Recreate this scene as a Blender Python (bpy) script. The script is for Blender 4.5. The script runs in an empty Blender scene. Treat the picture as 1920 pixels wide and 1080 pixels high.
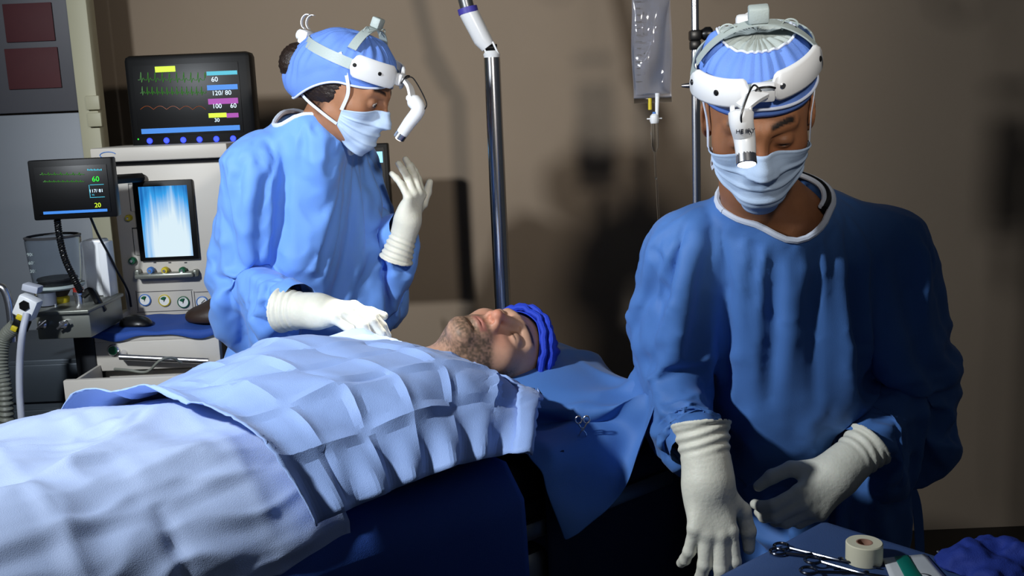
import bpy, bmesh, math, random
import numpy as np
from mathutils import Vector, Matrix, noise

random.seed(7)
rng = np.random.default_rng(7)
C = bpy.context.scene.collection
SC = bpy.context.scene

# ------------------------------------------------------------------ camera, world, lights, exposure
CAM_Z, TILT, ROLL, FPX = 1.5, math.radians(10.1), 0.042, 1900.0
F_ = np.array([0, math.cos(TILT), -math.sin(TILT)])
U0 = np.array([0, math.sin(TILT), math.cos(TILT)])
R0 = np.array([1.0, 0, 0])
R_ = R0*math.cos(ROLL) - U0*math.sin(ROLL)
U_ = U0*math.cos(ROLL) + R0*math.sin(ROLL)
cam_data = bpy.data.cameras.new('camera')
cam_data.sensor_width = 36.0
cam_data.lens = 36.0*FPX/1920.0
cam_data.clip_start = 0.05
cam = bpy.data.objects.new('camera', cam_data)
C.objects.link(cam)
cam.matrix_world = Matrix(((R_[0], U_[0], -F_[0], 0), (R_[1], U_[1], -F_[1], 0), (R_[2], U_[2], -F_[2], CAM_Z), (0, 0, 0, 1)))
SC.camera = cam

world = bpy.data.worlds.new('world')
SC.world = world
world.use_nodes = True
world.node_tree.nodes['Background'].inputs[0].default_value = (0.75, 0.85, 1.0, 1)
world.node_tree.nodes['Background'].inputs[1].default_value = 0.035

def spot(name, loc, target, power, size_deg, radius, blend, col):
    l = bpy.data.lights.new(name, 'SPOT')
    l.energy = power; l.spot_size = math.radians(size_deg); l.spot_blend = blend
    l.shadow_soft_size = radius; l.color = col
    o = bpy.data.objects.new(name, l); C.objects.link(o)
    o.location = loc
    o.rotation_euler = (Vector(target)-Vector(loc)).to_track_quat('-Z', 'Y').to_euler()
    return o

spot('operating_lamp_key', (-1.22, 0.86, 2.06), (-0.20, 2.2, 1.42), 150, 116, 0.06, 1.0, (0.88, 0.94, 1.0))
spot('room_lamp_fill', (0.35, 0.25, 1.95), (-0.1, 3.0, 1.74), 84, 58, 0.06, 1.0, (1.0, 0.95, 0.88))

SC.view_settings.view_transform = 'Standard'
SC.view_settings.look = 'None'
SC.view_settings.gamma = 1.0
SC.view_settings.use_curve_mapping = False
SC.view_settings.exposure = 0.0
SC.cycles.use_denoising = True

# ------------------------------------------------------------------ helpers
def A(*v): return np.array(v, float)
def nrm(v):
    v = np.asarray(v, float); return v/np.linalg.norm(v)
def at(px, py, Y):
    """world point at depth Y (metres in front of the camera plane along +Y) seen at a photo pixel"""
    d = F_*FPX + R_*(px-960.0) - U_*(py-540.0)
    return np.array([0, 0, CAM_Z]) + d*(Y/d[1])
def pix(p):
    q = np.asarray(p, float)-np.array([0, 0, CAM_Z]); z = q@F_
    return (960+FPX*(q@R_)/z, 540-FPX*(q@U_)/z)

def lin(c):
    c = np.asarray(c, float)/255.0
    return tuple(np.where(c <= 0.04045, c/12.92, ((c+0.055)/1.055)**2.4))

MATS = {}
def mat(name, rgb, rough=0.5, metal=0.0, bump=0.0, bscale=200.0, var=0.0, vscale=6.0, spec=0.5, sheen=0.0, sss=0.0, trans=0.0, emit=0.0, alpha=1.0, vcol=False, coat=0.0, ior=1.45):
    m = bpy.data.materials.new(name); m.use_nodes = True
    nt = m.node_tree; b = nt.nodes['Principled BSDF']
    col = lin(rgb)
    b.inputs['Base Color'].default_value = (*col, 1)
    b.inputs['Roughness'].default_value = rough
    b.inputs['Metallic'].default_value = metal
    b.inputs['Specular IOR Level'].default_value = spec
    b.inputs['Sheen Weight'].default_value = sheen
    b.inputs['Subsurface Weight'].default_value = sss
    b.inputs['Subsurface Radius'].default_value = (0.008, 0.003, 0.0015)
    b.inputs['Transmission Weight'].default_value = trans
    b.inputs['Coat Weight'].default_value = coat
    b.inputs['IOR'].default_value = ior
    b.inputs['Alpha'].default_value = alpha
    if emit > 0:
        b.inputs['Emission Color'].default_value = (*col, 1)
        b.inputs['Emission Strength'].default_value = emit
    tc = nt.nodes.new('ShaderNodeTexCoord')
    src = None
    if vcol:
        a = nt.nodes.new('ShaderNodeAttribute'); a.attribute_name = 'Col'
        src = a.outputs['Color']
    if var > 0:
        n = nt.nodes.new('ShaderNodeTexNoise'); n.inputs['Scale'].default_value = vscale; n.inputs['Detail'].default_value = 5
        nt.links.new(tc.outputs['Object'], n.inputs['Vector'])
        r = nt.nodes.new('ShaderNodeMapRange')
        r.inputs['From Min'].default_value = 0.3; r.inputs['From Max'].default_value = 0.7
        r.inputs['To Min'].default_value = 1-var; r.inputs['To Max'].default_value = 1+var
        nt.links.new(n.outputs['Fac'], r.inputs['Value'])
        mx = nt.nodes.new('ShaderNodeMix'); mx.data_type = 'RGBA'; mx.blend_type = 'MULTIPLY'
        mx.inputs['Factor'].default_value = 1.0
        if src is None: mx.inputs['A'].default_value = (*col, 1)
        else: nt.links.new(src, mx.inputs['A'])
        nt.links.new(r.outputs['Result'], mx.inputs['B'])
        src = mx.outputs['Result']
    if src is not None: nt.links.new(src, b.inputs['Base Color'])
    if bump > 0:
        n = nt.nodes.new('ShaderNodeTexNoise'); n.inputs['Scale'].default_value = bscale; n.inputs['Detail'].default_value = 4
        nt.links.new(tc.outputs['Object'], n.inputs['Vector'])
        bp = nt.nodes.new('ShaderNodeBump'); bp.inputs['Strength'].default_value = bump; bp.inputs['Distance'].default_value = 0.002
        nt.links.new(n.outputs['Fac'], bp.inputs['Height']); nt.links.new(bp.outputs['Normal'], b.inputs['Normal'])
    MATS[name] = m
    return m

def tag(o, label=None, cat=None, group=None, kind=None):
    if label: o['label'] = label
    if cat: o['category'] = cat
    if group: o['group'] = group
    if kind: o['kind'] = kind
    return o

XF = {}
def thing(name, label, cat, loc=(0, 0, 0), rot=None, group=None):
    """an Empty at the thing's base; rot is a 3x3 numpy matrix (columns = local axes)"""
    o = bpy.data.objects.new(name, None); C.objects.link(o)
    o.empty_display_size = 0.1
    rot = np.eye(3) if rot is None else rot
    M = Matrix.Identity(4)
    for i in range(3):
        for j in range(3): M[i][j] = rot[i][j]
        M[i][3] = loc[i]
    o.matrix_world = M
    XF[o.name] = (np.array(loc, float), np.array(rot, float))
    tag(o, label, cat, group)
    return o

def mesh(name, V, Fc, m, parent=None, smooth=True, world=False, col=None, mats=None, fmat=None, auto=None):
    V = np.asarray(V, float)
    if parent is not None and world:
        root = parent
        while root.parent is not None: root = root.parent
        if root.name in XF:
            l, r = XF[root.name]
            V = (V-l)@r
    me = bpy.data.meshes.new(name)
    if isinstance(Fc, np.ndarray): Fc = Fc.tolist()
    me.from_pydata(V.tolist(), [], Fc)
    me.validate()
    if smooth:
        me.polygons.foreach_set('use_smooth', [True]*len(me.polygons))
        if auto is not None:
            try: me.set_sharp_from_angle(angle=math.radians(auto))
            except Exception: pass
    if col is not None:
        at_ = me.color_attributes.new('Col', 'FLOAT_COLOR', 'POINT')
        c4 = np.concatenate([np.asarray(col, float), np.ones((len(col), 1))], 1)
        if len(c4) == len(me.vertices): at_.data.foreach_set('color', c4.ravel())
    for mm in (mats or [m]): me.materials.append(mm)
    if fmat is not None and len(fmat) == len(me.polygons): me.polygons.foreach_set('material_index', fmat)
    me.update()
    o = bpy.data.objects.new(name, me); C.objects.link(o)
    if parent is not None: o.parent = parent
    return o

class MB:
    """collects simple solids as one mesh"""
    def __init__(s): s.V = []; s.F = []
    def add(s, V, Fc):
        n = len(s.V); s.V += [tuple(v) for v in V]; s.F += [tuple(i+n for i in f) for f in Fc]; return s
    def box(s, c, d, bev=0.0, seg=2, R=None):
        bm = bmesh.new(); bmesh.ops.create_cube(bm, size=1)
        for v in bm.verts: v.co = Vector((v.co.x*d[0], v.co.y*d[1], v.co.z*d[2]))
        if bev > 0: bmesh.ops.bevel(bm, geom=bm.edges[:], offset=min(bev, 0.45*min(d)), segments=seg, affect='EDGES', profile=0.5)
        return s.bm(bm, c, R)
    def bm(s, bm, c=(0, 0, 0), R=None):
        bm.verts.index_update()
        V = np.array([v.co[:] for v in bm.verts])
        if R is not None: V = V@np.asarray(R).T
        V = V+np.asarray(c, float)
        Fc = [[v.index for v in f.verts] for f in bm.faces]
        bm.free(); return s.add(V, Fc)
    def lathe(s, prof, c=(0, 0, 0), axis=(0, 0, 1), n=24, cap=True):
        ax = nrm(axis); e = nrm(np.cross(ax, [0.3, 1, 0.2] if abs(ax[1]) < 0.9 else [1, 0.1, 0])); g = np.cross(ax, e)
        V = []; Fc = []
        for r, h in prof:
            for k in range(n):
                a = 2*math.pi*k/n
                V.append(np.asarray(c)+ax*h+(e*math.cos(a)+g*math.sin(a))*max(r, 1e-5))
        for i in range(len(prof)-1):
            for k in range(n):
                k2 = (k+1) % n
                Fc.append((i*n+k, i*n+k2, (i+1)*n+k2, (i+1)*n+k))
        if cap:
            Fc.append(tuple(range(n-1, -1, -1))); Fc.append(tuple((len(prof)-1)*n+k for k in range(n)))
        return s.add(V, Fc)
    def cyl(s, a, b, r, n=20, r2=None, bev=0.0):
        a = np.asarray(a, float); b = np.asarray(b, float); L = np.linalg.norm(b-a); r2 = r if r2 is None else r2
        if bev > 0: pr = [(r-bev, 0), (r, bev), (r2, L-bev), (r2-bev, L)]
        else: pr = [(r, 0), (r2, L)]
        return s.lathe(pr, a, b-a, n)
    def tube(s, P, r, n=10, cap=True):
        P = np.asarray(P, float); r = np.broadcast_to(np.asarray(r, float), (len(P),))
        T = np.gradient(P, axis=0); T /= np.linalg.norm(T, axis=1)[:, None]+1e-12
        nn = nrm(np.cross(T[0], [0.31, 0.77, 0.55])); V = []
        for i in range(len(P)):
            nn = nn-T[i]*(nn@T[i]); nn = nn/(np.linalg.norm(nn)+1e-12); bb = np.cross(T[i], nn)
            for k in range(n):
                a = 2*math.pi*k/n; V.append(P[i]+r[i]*(nn*math.cos(a)+bb*math.sin(a)))
        Fc = [(i*n+k, i*n+(k+1) % n, (i+1)*n+(k+1) % n, (i+1)*n+k) for i in range(len(P)-1) for k in range(n)]
        if cap: Fc += [tuple(range(n-1, -1, -1)), tuple((len(P)-1)*n+k for k in range(n))]
        return s.add(V, Fc)
    def ribbon(s, P, N, w, t, closed=False):
        """flat strap along P; N = outward normals, w = width, t = thickness"""
        P = np.asarray(P, float); N = np.asarray(N, float)
        if closed: T = np.roll(P, -1, 0)-np.roll(P, 1, 0)
        else: T = np.gradient(P, axis=0)
        T /= np.linalg.norm(T, axis=1)[:, None]; B = np.cross(T, N); B /= np.linalg.norm(B, axis=1)[:, None]
        w = np.broadcast_to(np.asarray(w, float), (len(P),))[:, None]
        q = [P-B*w/2, P+B*w/2, P+B*w/2+N*t, P-B*w/2+N*t]
        V = np.stack(q, 1).reshape(-1, 3); n = len(P); Fc = []
        for i in range(n if closed else n-1):
            j = (i+1) % n
            for k in range(4): Fc.append((i*4+k, i*4+(k+1) % 4, j*4+(k+1) % 4, j*4+k))
        if not closed: Fc += [(3, 2, 1, 0), tuple((n-1)*4+k for k in range(4))]
        return s.add(V, Fc)
    def build(s, name, m, parent=None, smooth=True, world=False, auto=35):
        return mesh(name, s.V, s.F, m, parent, smooth, world, auto=auto)

def bez(P, n=24):
    """Catmull-Rom through the points"""
    P = [np.asarray(p, float) for p in P]; P = [2*P[0]-P[1]]+P+[2*P[-1]-P[-2]]; out = []
    k = len(P)-3
    for i in range(k):
        p0, p1, p2, p3 = P[i:i+4]; m = max(2, n//k)
        for t in np.linspace(0, 1, m, endpoint=(i == k-1)):
            out.append(0.5*((2*p1)+(p2-p0)*t+(2*p0-5*p1+4*p2-p3)*t*t+(3*p1-p0-3*p2+p3)*t**3))
    return np.array(out)

def text(name, s, size, loc, m, parent, R=None, ext=0.0004, align='LEFT'):
    """flat lettering on a surface: local x right, z up, reading towards -y"""
    cu = bpy.data.curves.new(name, 'FONT'); cu.body = s; cu.size = size; cu.extrude = ext; cu.align_x = align; cu.resolution_u = 3
    t = bpy.data.objects.new(name, cu); C.objects.link(t)
    dg = bpy.context.evaluated_depsgraph_get()
    me = bpy.data.meshes.new_from_object(t.evaluated_get(dg)); bpy.data.objects.remove(t)
    me.name = name; me.materials.clear(); me.materials.append(m)
    o = bpy.data.objects.new(name, me); C.objects.link(o); o.parent = parent
    M = Matrix(((1, 0, 0, loc[0]), (0, 0, -1, loc[1]), (0, 1, 0, loc[2]), (0, 0, 0, 1)))
    if R is not None:
        M = Matrix(((*R[0], 0), (*R[1], 0), (*R[2], 0), (0, 0, 0, 1))) @ M
    o.matrix_local = M
    return o

def rotz(a): c, s = math.cos(a), math.sin(a); return A(c, -s, 0, s, c, 0, 0, 0, 1).reshape(3, 3)
def rotx(a): c, s = math.cos(a), math.sin(a); return A(1, 0, 0, 0, c, -s, 0, s, c).reshape(3, 3)
def roty(a): c, s = math.cos(a), math.sin(a); return A(c, 0, s, 0, 1, 0, -s, 0, c).reshape(3, 3)

# ---- signed distance modelling: smooth unions of tapered capsules and ellipsoids, turned to quads by surface nets
def d_cap(p, a, b, ra, rb):
    a = np.asarray(a, float); b = np.asarray(b, float); ab = b-a
    t = np.clip(((p-a)@ab)/max(ab@ab, 1e-12), 0, 1)
    return np.linalg.norm(p-a-t[:, None]*ab, axis=1)-(ra+(rb-ra)*t)
def d_ell(p, c, r, R=None):
    q = p-np.asarray(c, float)
    if R is not None: q = q@R
    r = np.asarray(r, float); k0 = np.linalg.norm(q/r, axis=1); k1 = np.linalg.norm(q/(r*r), axis=1)+1e-9
    return k0*(k0-1)/k1
def smin(a, b, k):
    h = np.maximum(k-np.abs(a-b), 0)/k
    return np.minimum(a, b)-h*h*k*0.25
def smax(a, b, k): return -smin(-a, -b, k)

def surfnet(f, lo, hi, h, project=2):
    lo = np.asarray(lo, float); hi = np.asarray(hi, float)
    n = np.ceil((hi-lo)/h).astype(int)+1
    ax = [lo[i]+h*np.arange(n[i]) for i in range(3)]
    # narrow band: a coarse pass first, the fine grid only near the surface
    m = 4; nc = (n-2)//m+2
    cax = [lo[i]+h*m*np.arange(nc[i]) for i in range(3)]
    Wc = f(np.stack(np.meshgrid(*cax, indexing='ij'), -1).reshape(-1, 3)).reshape(nc)
    mn = np.full(nc-1, 1e9)
    for i in (0, 1):
        for j in (0, 1):
            for k in (0, 1): mn = np.minimum(mn, np.abs(Wc[i:nc[0]-1+i, j:nc[1]-1+j, k:nc[2]-1+k]))
    act_c = mn < h*m*2.2
    band = np.zeros(n, bool)
    for i, j, k in np.argwhere(act_c): band[i*m:i*m+m+1, j*m:j*m+m+1, k*m:k*m+m+1] = True
    ci = [np.minimum(np.round(np.arange(n[i])/m).astype(int), nc[i]-1) for i in range(3)]
    W = Wc[np.ix_(*ci)].copy()
    I = np.argwhere(band); W[band] = f(lo+h*I)
    S = W < 0
    c = [(i, j, k) for i in (0, 1) for j in (0, 1) for k in (0, 1)]
    sl = lambda B, o: B[o[0]:n[0]-1+o[0], o[1]:n[1]-1+o[1], o[2]:n[2]-1+o[2]]
    cnt = np.zeros(n-1); acc = np.zeros((*(n-1), 3))
    for a in c:
        for d in range(3):
            if a[d]: continue
            b = list(a); b[d] = 1
            va, vb = sl(W, a), sl(W, b); x = (va < 0) != (vb < 0)
            t = np.where(x, va/np.where(x, va-vb, 1), 0)
            for e in range(3): acc[..., e] += x*(a[e]+(t if e == d else 0))
            cnt += x
    act = cnt > 0; idx = -np.ones(n-1, int); idx[act] = np.arange(act.sum())
    ii = np.argwhere(act)
    V = lo+h*(ii+acc[act]/cnt[act][:, None])
    Q = []
    for d in range(3):
        e, g = (d+1) % 3, (d+2) % 3
        a = [slice(None)]*3; b = [slice(None)]*3
        a[d] = slice(0, n[d]-1); b[d] = slice(1, n[d])
        for w in (e, g): a[w] = slice(1, n[w]-1); b[w] = slice(1, n[w]-1)
        sa, sb = S[tuple(a)], S[tuple(b)]; E = np.argwhere(sa != sb)
        inside = sa[tuple(E.T)]
        E = E+0; E[:, e] += 1; E[:, g] += 1
        def cell(de, dg):
            q = E.copy(); q[:, e] += de; q[:, g] += dg; return idx[tuple(q.T)]
        q = np.stack([cell(-1, -1), cell(0, -1), cell(0, 0), cell(-1, 0)], 1)
        q[~inside] = q[~inside][:, ::-1]; Q.append(q)
    Q = np.concatenate(Q)
    for _ in range(project):
        eps = h*0.1; d0 = f(V); g = np.stack([f(V+np.eye(3)[k]*eps)-d0 for k in range(3)], 1)/eps
        V = V-np.clip(d0, -h, h)[:, None]*g/(np.sum(g*g, 1)[:, None]+1e-6)
    return V, Q

def prune(V, Q, kill):
    """drop vertices flagged in kill with their faces"""
    keep = ~kill; m = -np.ones(len(V), int); Q = Q[keep[Q].all(1)]
    used = np.zeros(len(V), bool); used[Q.ravel()] = True; m[used] = np.arange(used.sum())
    return V[used], m[Q]
def boundary_loops(Q):
    E = {}
    for q in Q:
        for i in range(len(q)):
            a, b = q[i], q[(i+1) % len(q)]
            k = (min(a, b), max(a, b)); E[k] = E.get(k, 0)+1
    adj = {}
    for (a, b), c in E.items():
        if c == 1: adj.setdefault(a, []).append(b); adj.setdefault(b, []).append(a)
    seen = set(); loops = []
    for s in adj:
        if s in seen: continue
        L = [s]; seen.add(s); cur = s
        while True:
            nx = [w for w in adj[cur] if w not in seen]
            if not nx: break
            cur = nx[0]; seen.add(cur); L.append(cur)
        loops.append(L)
    return loops

# ---- smooth value noise
_T = rng.random((64, 64, 64))
def vnoise(P):
    P = np.asarray(P, float); i = np.floor(P).astype(int); f = P-i; f = f*f*(3-2*f); o = 0
    for a in (0, 1):
        for b in (0, 1):
            for c in (0, 1):
                w = (f[:, 0] if a else 1-f[:, 0])*(f[:, 1] if b else 1-f[:, 1])*(f[:, 2] if c else 1-f[:, 2])
                o = o+w*_T[(i[:, 0]+a) % 64, (i[:, 1]+b) % 64, (i[:, 2]+c) % 64]
    return o*2-1
def sstep(a, b, x): t = np.clip((x-a)/(b-a), 0, 1); return t*t*(3-2*t)

# ---- cloth: all simulated pieces run in one shared frame loop
CLOTH = []
def add_cloth(o, pin=None, mass=0.25, tension=12, compression=12, shear=6, bend=0.4, shrink=0.0, air=2.0, quality=5, dist=0.004, selfcol=False):
    md = o.modifiers.new('cloth', 'CLOTH'); s = md.settings
    s.quality = quality; s.mass = mass; s.air_damping = air
    s.tension_stiffness = tension; s.compression_stiffness = compression; s.shear_stiffness = shear; s.bending_stiffness = bend
    s.tension_damping = 8; s.compression_damping = 8; s.shear_damping = 8; s.bending_damping = 0.6
    if shrink: s.shrink_min = shrink
    c = md.collision_settings; c.use_collision = True; c.distance_min = dist; c.collision_quality = 3; c.use_self_collision = selfcol
    if selfcol: c.self_distance_min = 0.004
    if pin is not None:
        g = o.vertex_groups.new(name='pin')
        for i, w in enumerate(pin):
            if w > 0: g.add([i], float(w), 'REPLACE')
        s.vertex_group_mass = 'pin'; s.pin_stiffness = 5
    md.point_cache.frame_start = 1; md.point_cache.frame_end = 80
    CLOTH.append(o)
def add_collider(o, thick=0.004, fric=8):
    md = o.modifiers.new('collision', 'COLLISION'); o.collision.thickness_outer = thick; o.collision.cloth_friction = fric
    o.collision.damping = 0.5
def run_cloth(n):
    SC.frame_start = 1; SC.frame_end = n
    for f in range(1, n+1): SC.frame_set(f)
    dg = bpy.context.evaluated_depsgraph_get(); out = {}
    for o in CLOTH:
        me = o.evaluated_get(dg).to_mesh(); V = np.empty(len(me.vertices)*3); me.vertices.foreach_get('co', V)
        out[o.name] = V.reshape(-1, 3).copy(); o.evaluated_get(dg).to_mesh_clear()
    for o in CLOTH:
        o.modifiers.clear(); o.vertex_groups.clear()
        o.data.vertices.foreach_set('co', out[o.name].ravel()); o.data.update()
    for o in list(SC.objects):
        for md in list(o.modifiers):
            if md.type == 'COLLISION': o.modifiers.remove(md)
    SC.frame_set(1)
    return out
# ------------------------------------------------------------------ materials used by people and cloth
mat('gown_blue', (112, 162, 240), 0.62, bump=0.25, bscale=900, var=0.05, vscale=5, sheen=0.15, spec=0.35)
mat('gown_blue_dark', (76, 122, 190), 0.6, bump=0.2, bscale=900, var=0.05, vscale=5, sheen=0.1, spec=0.35)
mat('cap_blue', (104, 142, 222), 0.7, bump=0.3, bscale=700, var=0.04)
mat('cap_crown_white', (168, 178, 176), 0.7, bump=0.3, bscale=500, var=0.05)
mat('trim_white', (214, 222, 238), 0.7, bump=0.2, bscale=600)
mat('mask_pale_blue', (186, 208, 236), 0.75, bump=0.25, bscale=800, var=0.03)
mat('latex', (226, 224, 208), 0.5, bump=0.35, bscale=160, var=0.05, vscale=40, sss=0.05)
mat('skin', (150, 100, 70), 0.5, bump=0.12, bscale=500, vcol=True, sss=0.06, spec=0.4)
mat('hair_dark', (34, 22, 16), 0.5, bump=0.9, bscale=260, var=0.3, vscale=60)
mat('eye_white', (215, 208, 200), 0.15, vcol=True)
mat('white_plastic', (228, 230, 232), 0.3, spec=0.5, var=0.015)
mat('grey_strap', (168, 180, 178), 0.5, bump=0.2, bscale=300, var=0.04)
mat('black_plastic', (14, 14, 16), 0.35, var=0.05)
mat('black_print', (22, 24, 40), 0.6)
mat('chrome', (222, 222, 226), 0.27, metal=1.0, var=0.03)
mat('lens_lit', (255, 252, 240), 0.3, emit=5)
mat('trousers_navy', (38, 58, 110), 0.8, bump=0.3, bscale=500)
mat('shoe_black', (20, 20, 22), 0.5, var=0.05)

# ------------------------------------------------------------------ heads
def head_sdf(p, eyes='open', nose=1.0, jaw=1.0, ears=True, neck=True):
    x = p.copy(); x[:, 0] = np.abs(x[:, 0])
    d = d_ell(x, (0, -.016, .034), (.0755, .097, .088))
    d = smin(d, d_ell(x, (0, .026, -.012), (.064, .064, .086)), .04)
    d = smin(d, d_ell(x, (0, .024, -.066), (.056*jaw, .060, .048)), .035)
    d = smin(d, d_cap(x, (.045*jaw, -.005, -.062), (.012, .074, -.102), .016, .014), .03)
    d = smin(d, d_ell(x, (0, .079, -.104), (.022*jaw, .016, .016)), .025)
    d = smin(d, d_ell(x, (.046, .052, -.022), (.020, .022, .016)), .03)
    d = smax(d, -d_ell(x, (.033, .106, .000), (.023, .019, .016)), .022)
    d = smin(d, d_cap(x, (.008, .090, .021), (.046, .074, .026), .0075, .006), .018)
    # nose
    d = smin(d, d_cap(x, (0, .090, .014), (0, .112*nose, -.036), .0065, .0095), .016)
    d = smin(d, d_ell(x, (0, .113*nose, -.039), (.0105, .0115, .0095)), .008)
    d = smin(d, d_ell(x, (.0135, .1005, -.0425), (.0075, .011, .0075)), .008)
    d = smax(d, -d_ell(x, (.0068, .1045, -.0505), (.0036, .0062, .0045)), .004)
    # muzzle and lips
    d = smin(d, d_ell(x, (0, .076, -.068), (.030, .022, .024)), .02)
    d = smin(d, d_cap(x, (0, .0965, -.0655), (.021, .087, -.0695), .0052, .0028), .006)
    d = smin(d, d_cap(x, (0, .0955, -.0755), (.019, .087, -.0715), .0060, .0030), .006)
    d = smax(d, -d_ell(x, (0, .1035, -.0705), (.021, .0055, .0013)), .003)
    d = smax(d, -d_cap(x, (0, .104, -.055), (0, .1035, -.061), .003, .003), .004)
    d = smax(d, -d_ell(x, (0, .098, -.087), (.016, .006, .004)), .008)
    # eye bulge and lids
    d = smin(d, d_ell(x, (.0325, .0785, -.001), (.0150, .0130, .0125)), .006)
    if eyes == 'open':
        d = smax(d, -d_ell(x, (.0325, .0925, -.0015), (.0132, .0085, .0042)), .0025)
    elif eyes == 'down':
        d = smax(d, -d_ell(x, (.0325, .0925, -.0055), (.0130, .0070, .0022)), .0025)
    else:
        d = smax(d, -d_ell(x, (.0325, .0925, -.0065), (.0140, .0045, .0010)), .002)
    d = smax(d, -d_ell(x, (.0325, .0935, .0105), (.0150, .0040, .0016)), .005)
    if ears:
        Re = rotz(-.45)@roty(.12)
        e = d_ell(x, (.0795, -.012, -.006), (.0075, .0195, .0315), Re)
        e = smax(e, -d_ell(x, (.0865, -.009, -.002), (.0065, .0115, .0200), Re), .005)
        e = smin(e, d_ell(x, (.0760, .002, -.010), (.006, .006, .009)), .006)
        d = smin(d, e, .008)
    if neck:
        d = smin(d, d_cap(x, (0, -.028, -.06), (0, -.050, -.21), .052, .058), .03)
        d = smin(d, d_ell(x, (0, .000, -.135), (.014, .017, .020)), .02)
    return d

def paint_head(V, base, lip, brow, beard=None, hairline=None, blush=0.12):
    n = len(V); c = np.tile(np.asarray(lin(base)), (n, 1)); x = np.abs(V[:, 0]); y, z = V[:, 1], V[:, 2]
    def mix(col, w): c[:] = c*(1-w[:, None])+np.asarray(lin(col))*w[:, None]
    c *= (1+.10*vnoise(V*45)+.05*vnoise(V*160))[:, None]
    warm = np.exp(-((z+.035)/.022)**2)*np.exp(-((x-.030)/.03)**2)*sstep(.03, .07, y)
    nose = np.exp(-(x/.016)**2-((z+.038)/.018)**2)*sstep(.09, .105, y)
    red = np.asarray(base, float)*A(1.05, .72, .68)
    mix(red, np.clip(blush*warm*3+blush*nose*4, 0, .55))
    mix(np.asarray(base, float)*.62, np.exp(-((x-.033)/.016)**2-((z+.001)/.010)**2)*sstep(.06, .075, y)*.45)
    bz = .0275+.006*np.sin(np.clip((x-.012)/.04, 0, 1)*2.2)
    hairn = .65+.5*vnoise(V*A(900, 900, 320))
    mix(brow, np.clip(np.exp(-((z-bz)/.0048)**4)*sstep(.011, .016, x)*(1-sstep(.044, .054, x))*sstep(.05, .062, y)*np.clip(hairn+.35, 0, 1)*1.2, 0, 1))
    lz = -.0705+.0*x
    mix(lip, np.exp(-((z-lz)/.0092)**4)*(1-sstep(.019, .024, x))*sstep(.084, .090, y)*.85)
    mix(np.asarray(brow)*.5, np.exp(-((z+.0065)/.0014)**2)*np.exp(-((x-.0325)/.0125)**4)*sstep(.078, .084, y)*.9)
    if beard is not None:
        jaw = sstep(-.048, -.062, z)*sstep(-.03, .0, y)*(1-sstep(-.004, .022, -.115-z))
        mouth = np.exp(-(x/.027)**4-((z+.0705)/.0105)**4)*sstep(.08, .09, y)
        side = sstep(.05, .06, x)*sstep(-.01, .01, -z)*np.exp(-((y-.02)/.022)**2)
        w = np.clip((jaw+side)*(1-mouth)*(.70+.45*vnoise(V*A(300, 300, 300))+.2*vnoise(V*80)), 0, .9)
        mix(beard, w)
    if hairline is not None:
        h = np.clip(sstep(.04, .055, z-.35*(y-.05))*1.0*(y < .085)+sstep(.0, -.02, y+.008)*sstep(-.075, -.055, z+.3*(y+.03))*(x > 0), 0, 1)
        h = np.where((x > .074) & (np.abs(z+.006) < .038) & (y > -.035), 0, h)
        mix(hairline, h*np.clip(.8+.4*vnoise(V*A(500, 500, 200)), 0, 1))
    return np.clip(c, 0, 1)

def head_frame(fwd_h, pitch, roll=0.0):
    fh = nrm(A(*fwd_h, 0)); z = A(0, 0, 1)
    f = math.cos(pitch)*fh-math.sin(pitch)*z; u = math.sin(pitch)*fh+math.cos(pitch)*z
    r = np.cross(f, u)
    if roll: r, u = r*math.cos(roll)+u*math.sin(roll), u*math.cos(roll)-r*math.sin(roll)
    return np.stack([r, f, u], 1)

# ------------------------------------------------------------------ bodies and gowns from one skeleton
def limb(p, pts, rad, k=.03):
    d = d_cap(p, pts[0], pts[1], rad[0], rad[1])
    for i in range(1, len(pts)-1): d = smin(d, d_cap(p, pts[i], pts[i+1], rad[i], rad[i+1]), k)
    return d
def body_sdf(p, J, s=1.0, legs=True):
    L = J['lat']; f = J['fwd']
    d = d_cap(p, J['pel']-L*.065*s, J['pel']+L*.065*s, .098*s, .098*s)
    d = smin(d, d_cap(p, J['waist']-L*.045*s, J['waist']+L*.045*s, .088*s, .088*s), .09)
    d = smin(d, d_cap(p, J['chest']-L*.055*s, J['chest']+L*.055*s, .095*s, .095*s), .09)
    for q in 'RL': d = smin(d, d_cap(p, J['neck']-A(0, 0, .02), J['sh'+q], .064*s, .050*s), .05)
    d = smin(d, d_cap(p, J['neck'], J['neck2'], .055, .053), .05)
    for q in 'RL':
        d = smin(d, limb(p, [J['sh'+q], J['el'+q], J['wr'+q]], [.050*s, .040*s, .027*s]), .03)
        if legs:
            d = smin(d, limb(p, [J['hip'+q], J['kn'+q], J['an'+q]], [.085*s, .055*s, .038*s]), .05)
            d = smin(d, limb(p, [J['an'+q], J['an'+q]+f*.13+A(0, 0, -.045)], [.036, .028]), .02)
    return d
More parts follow.
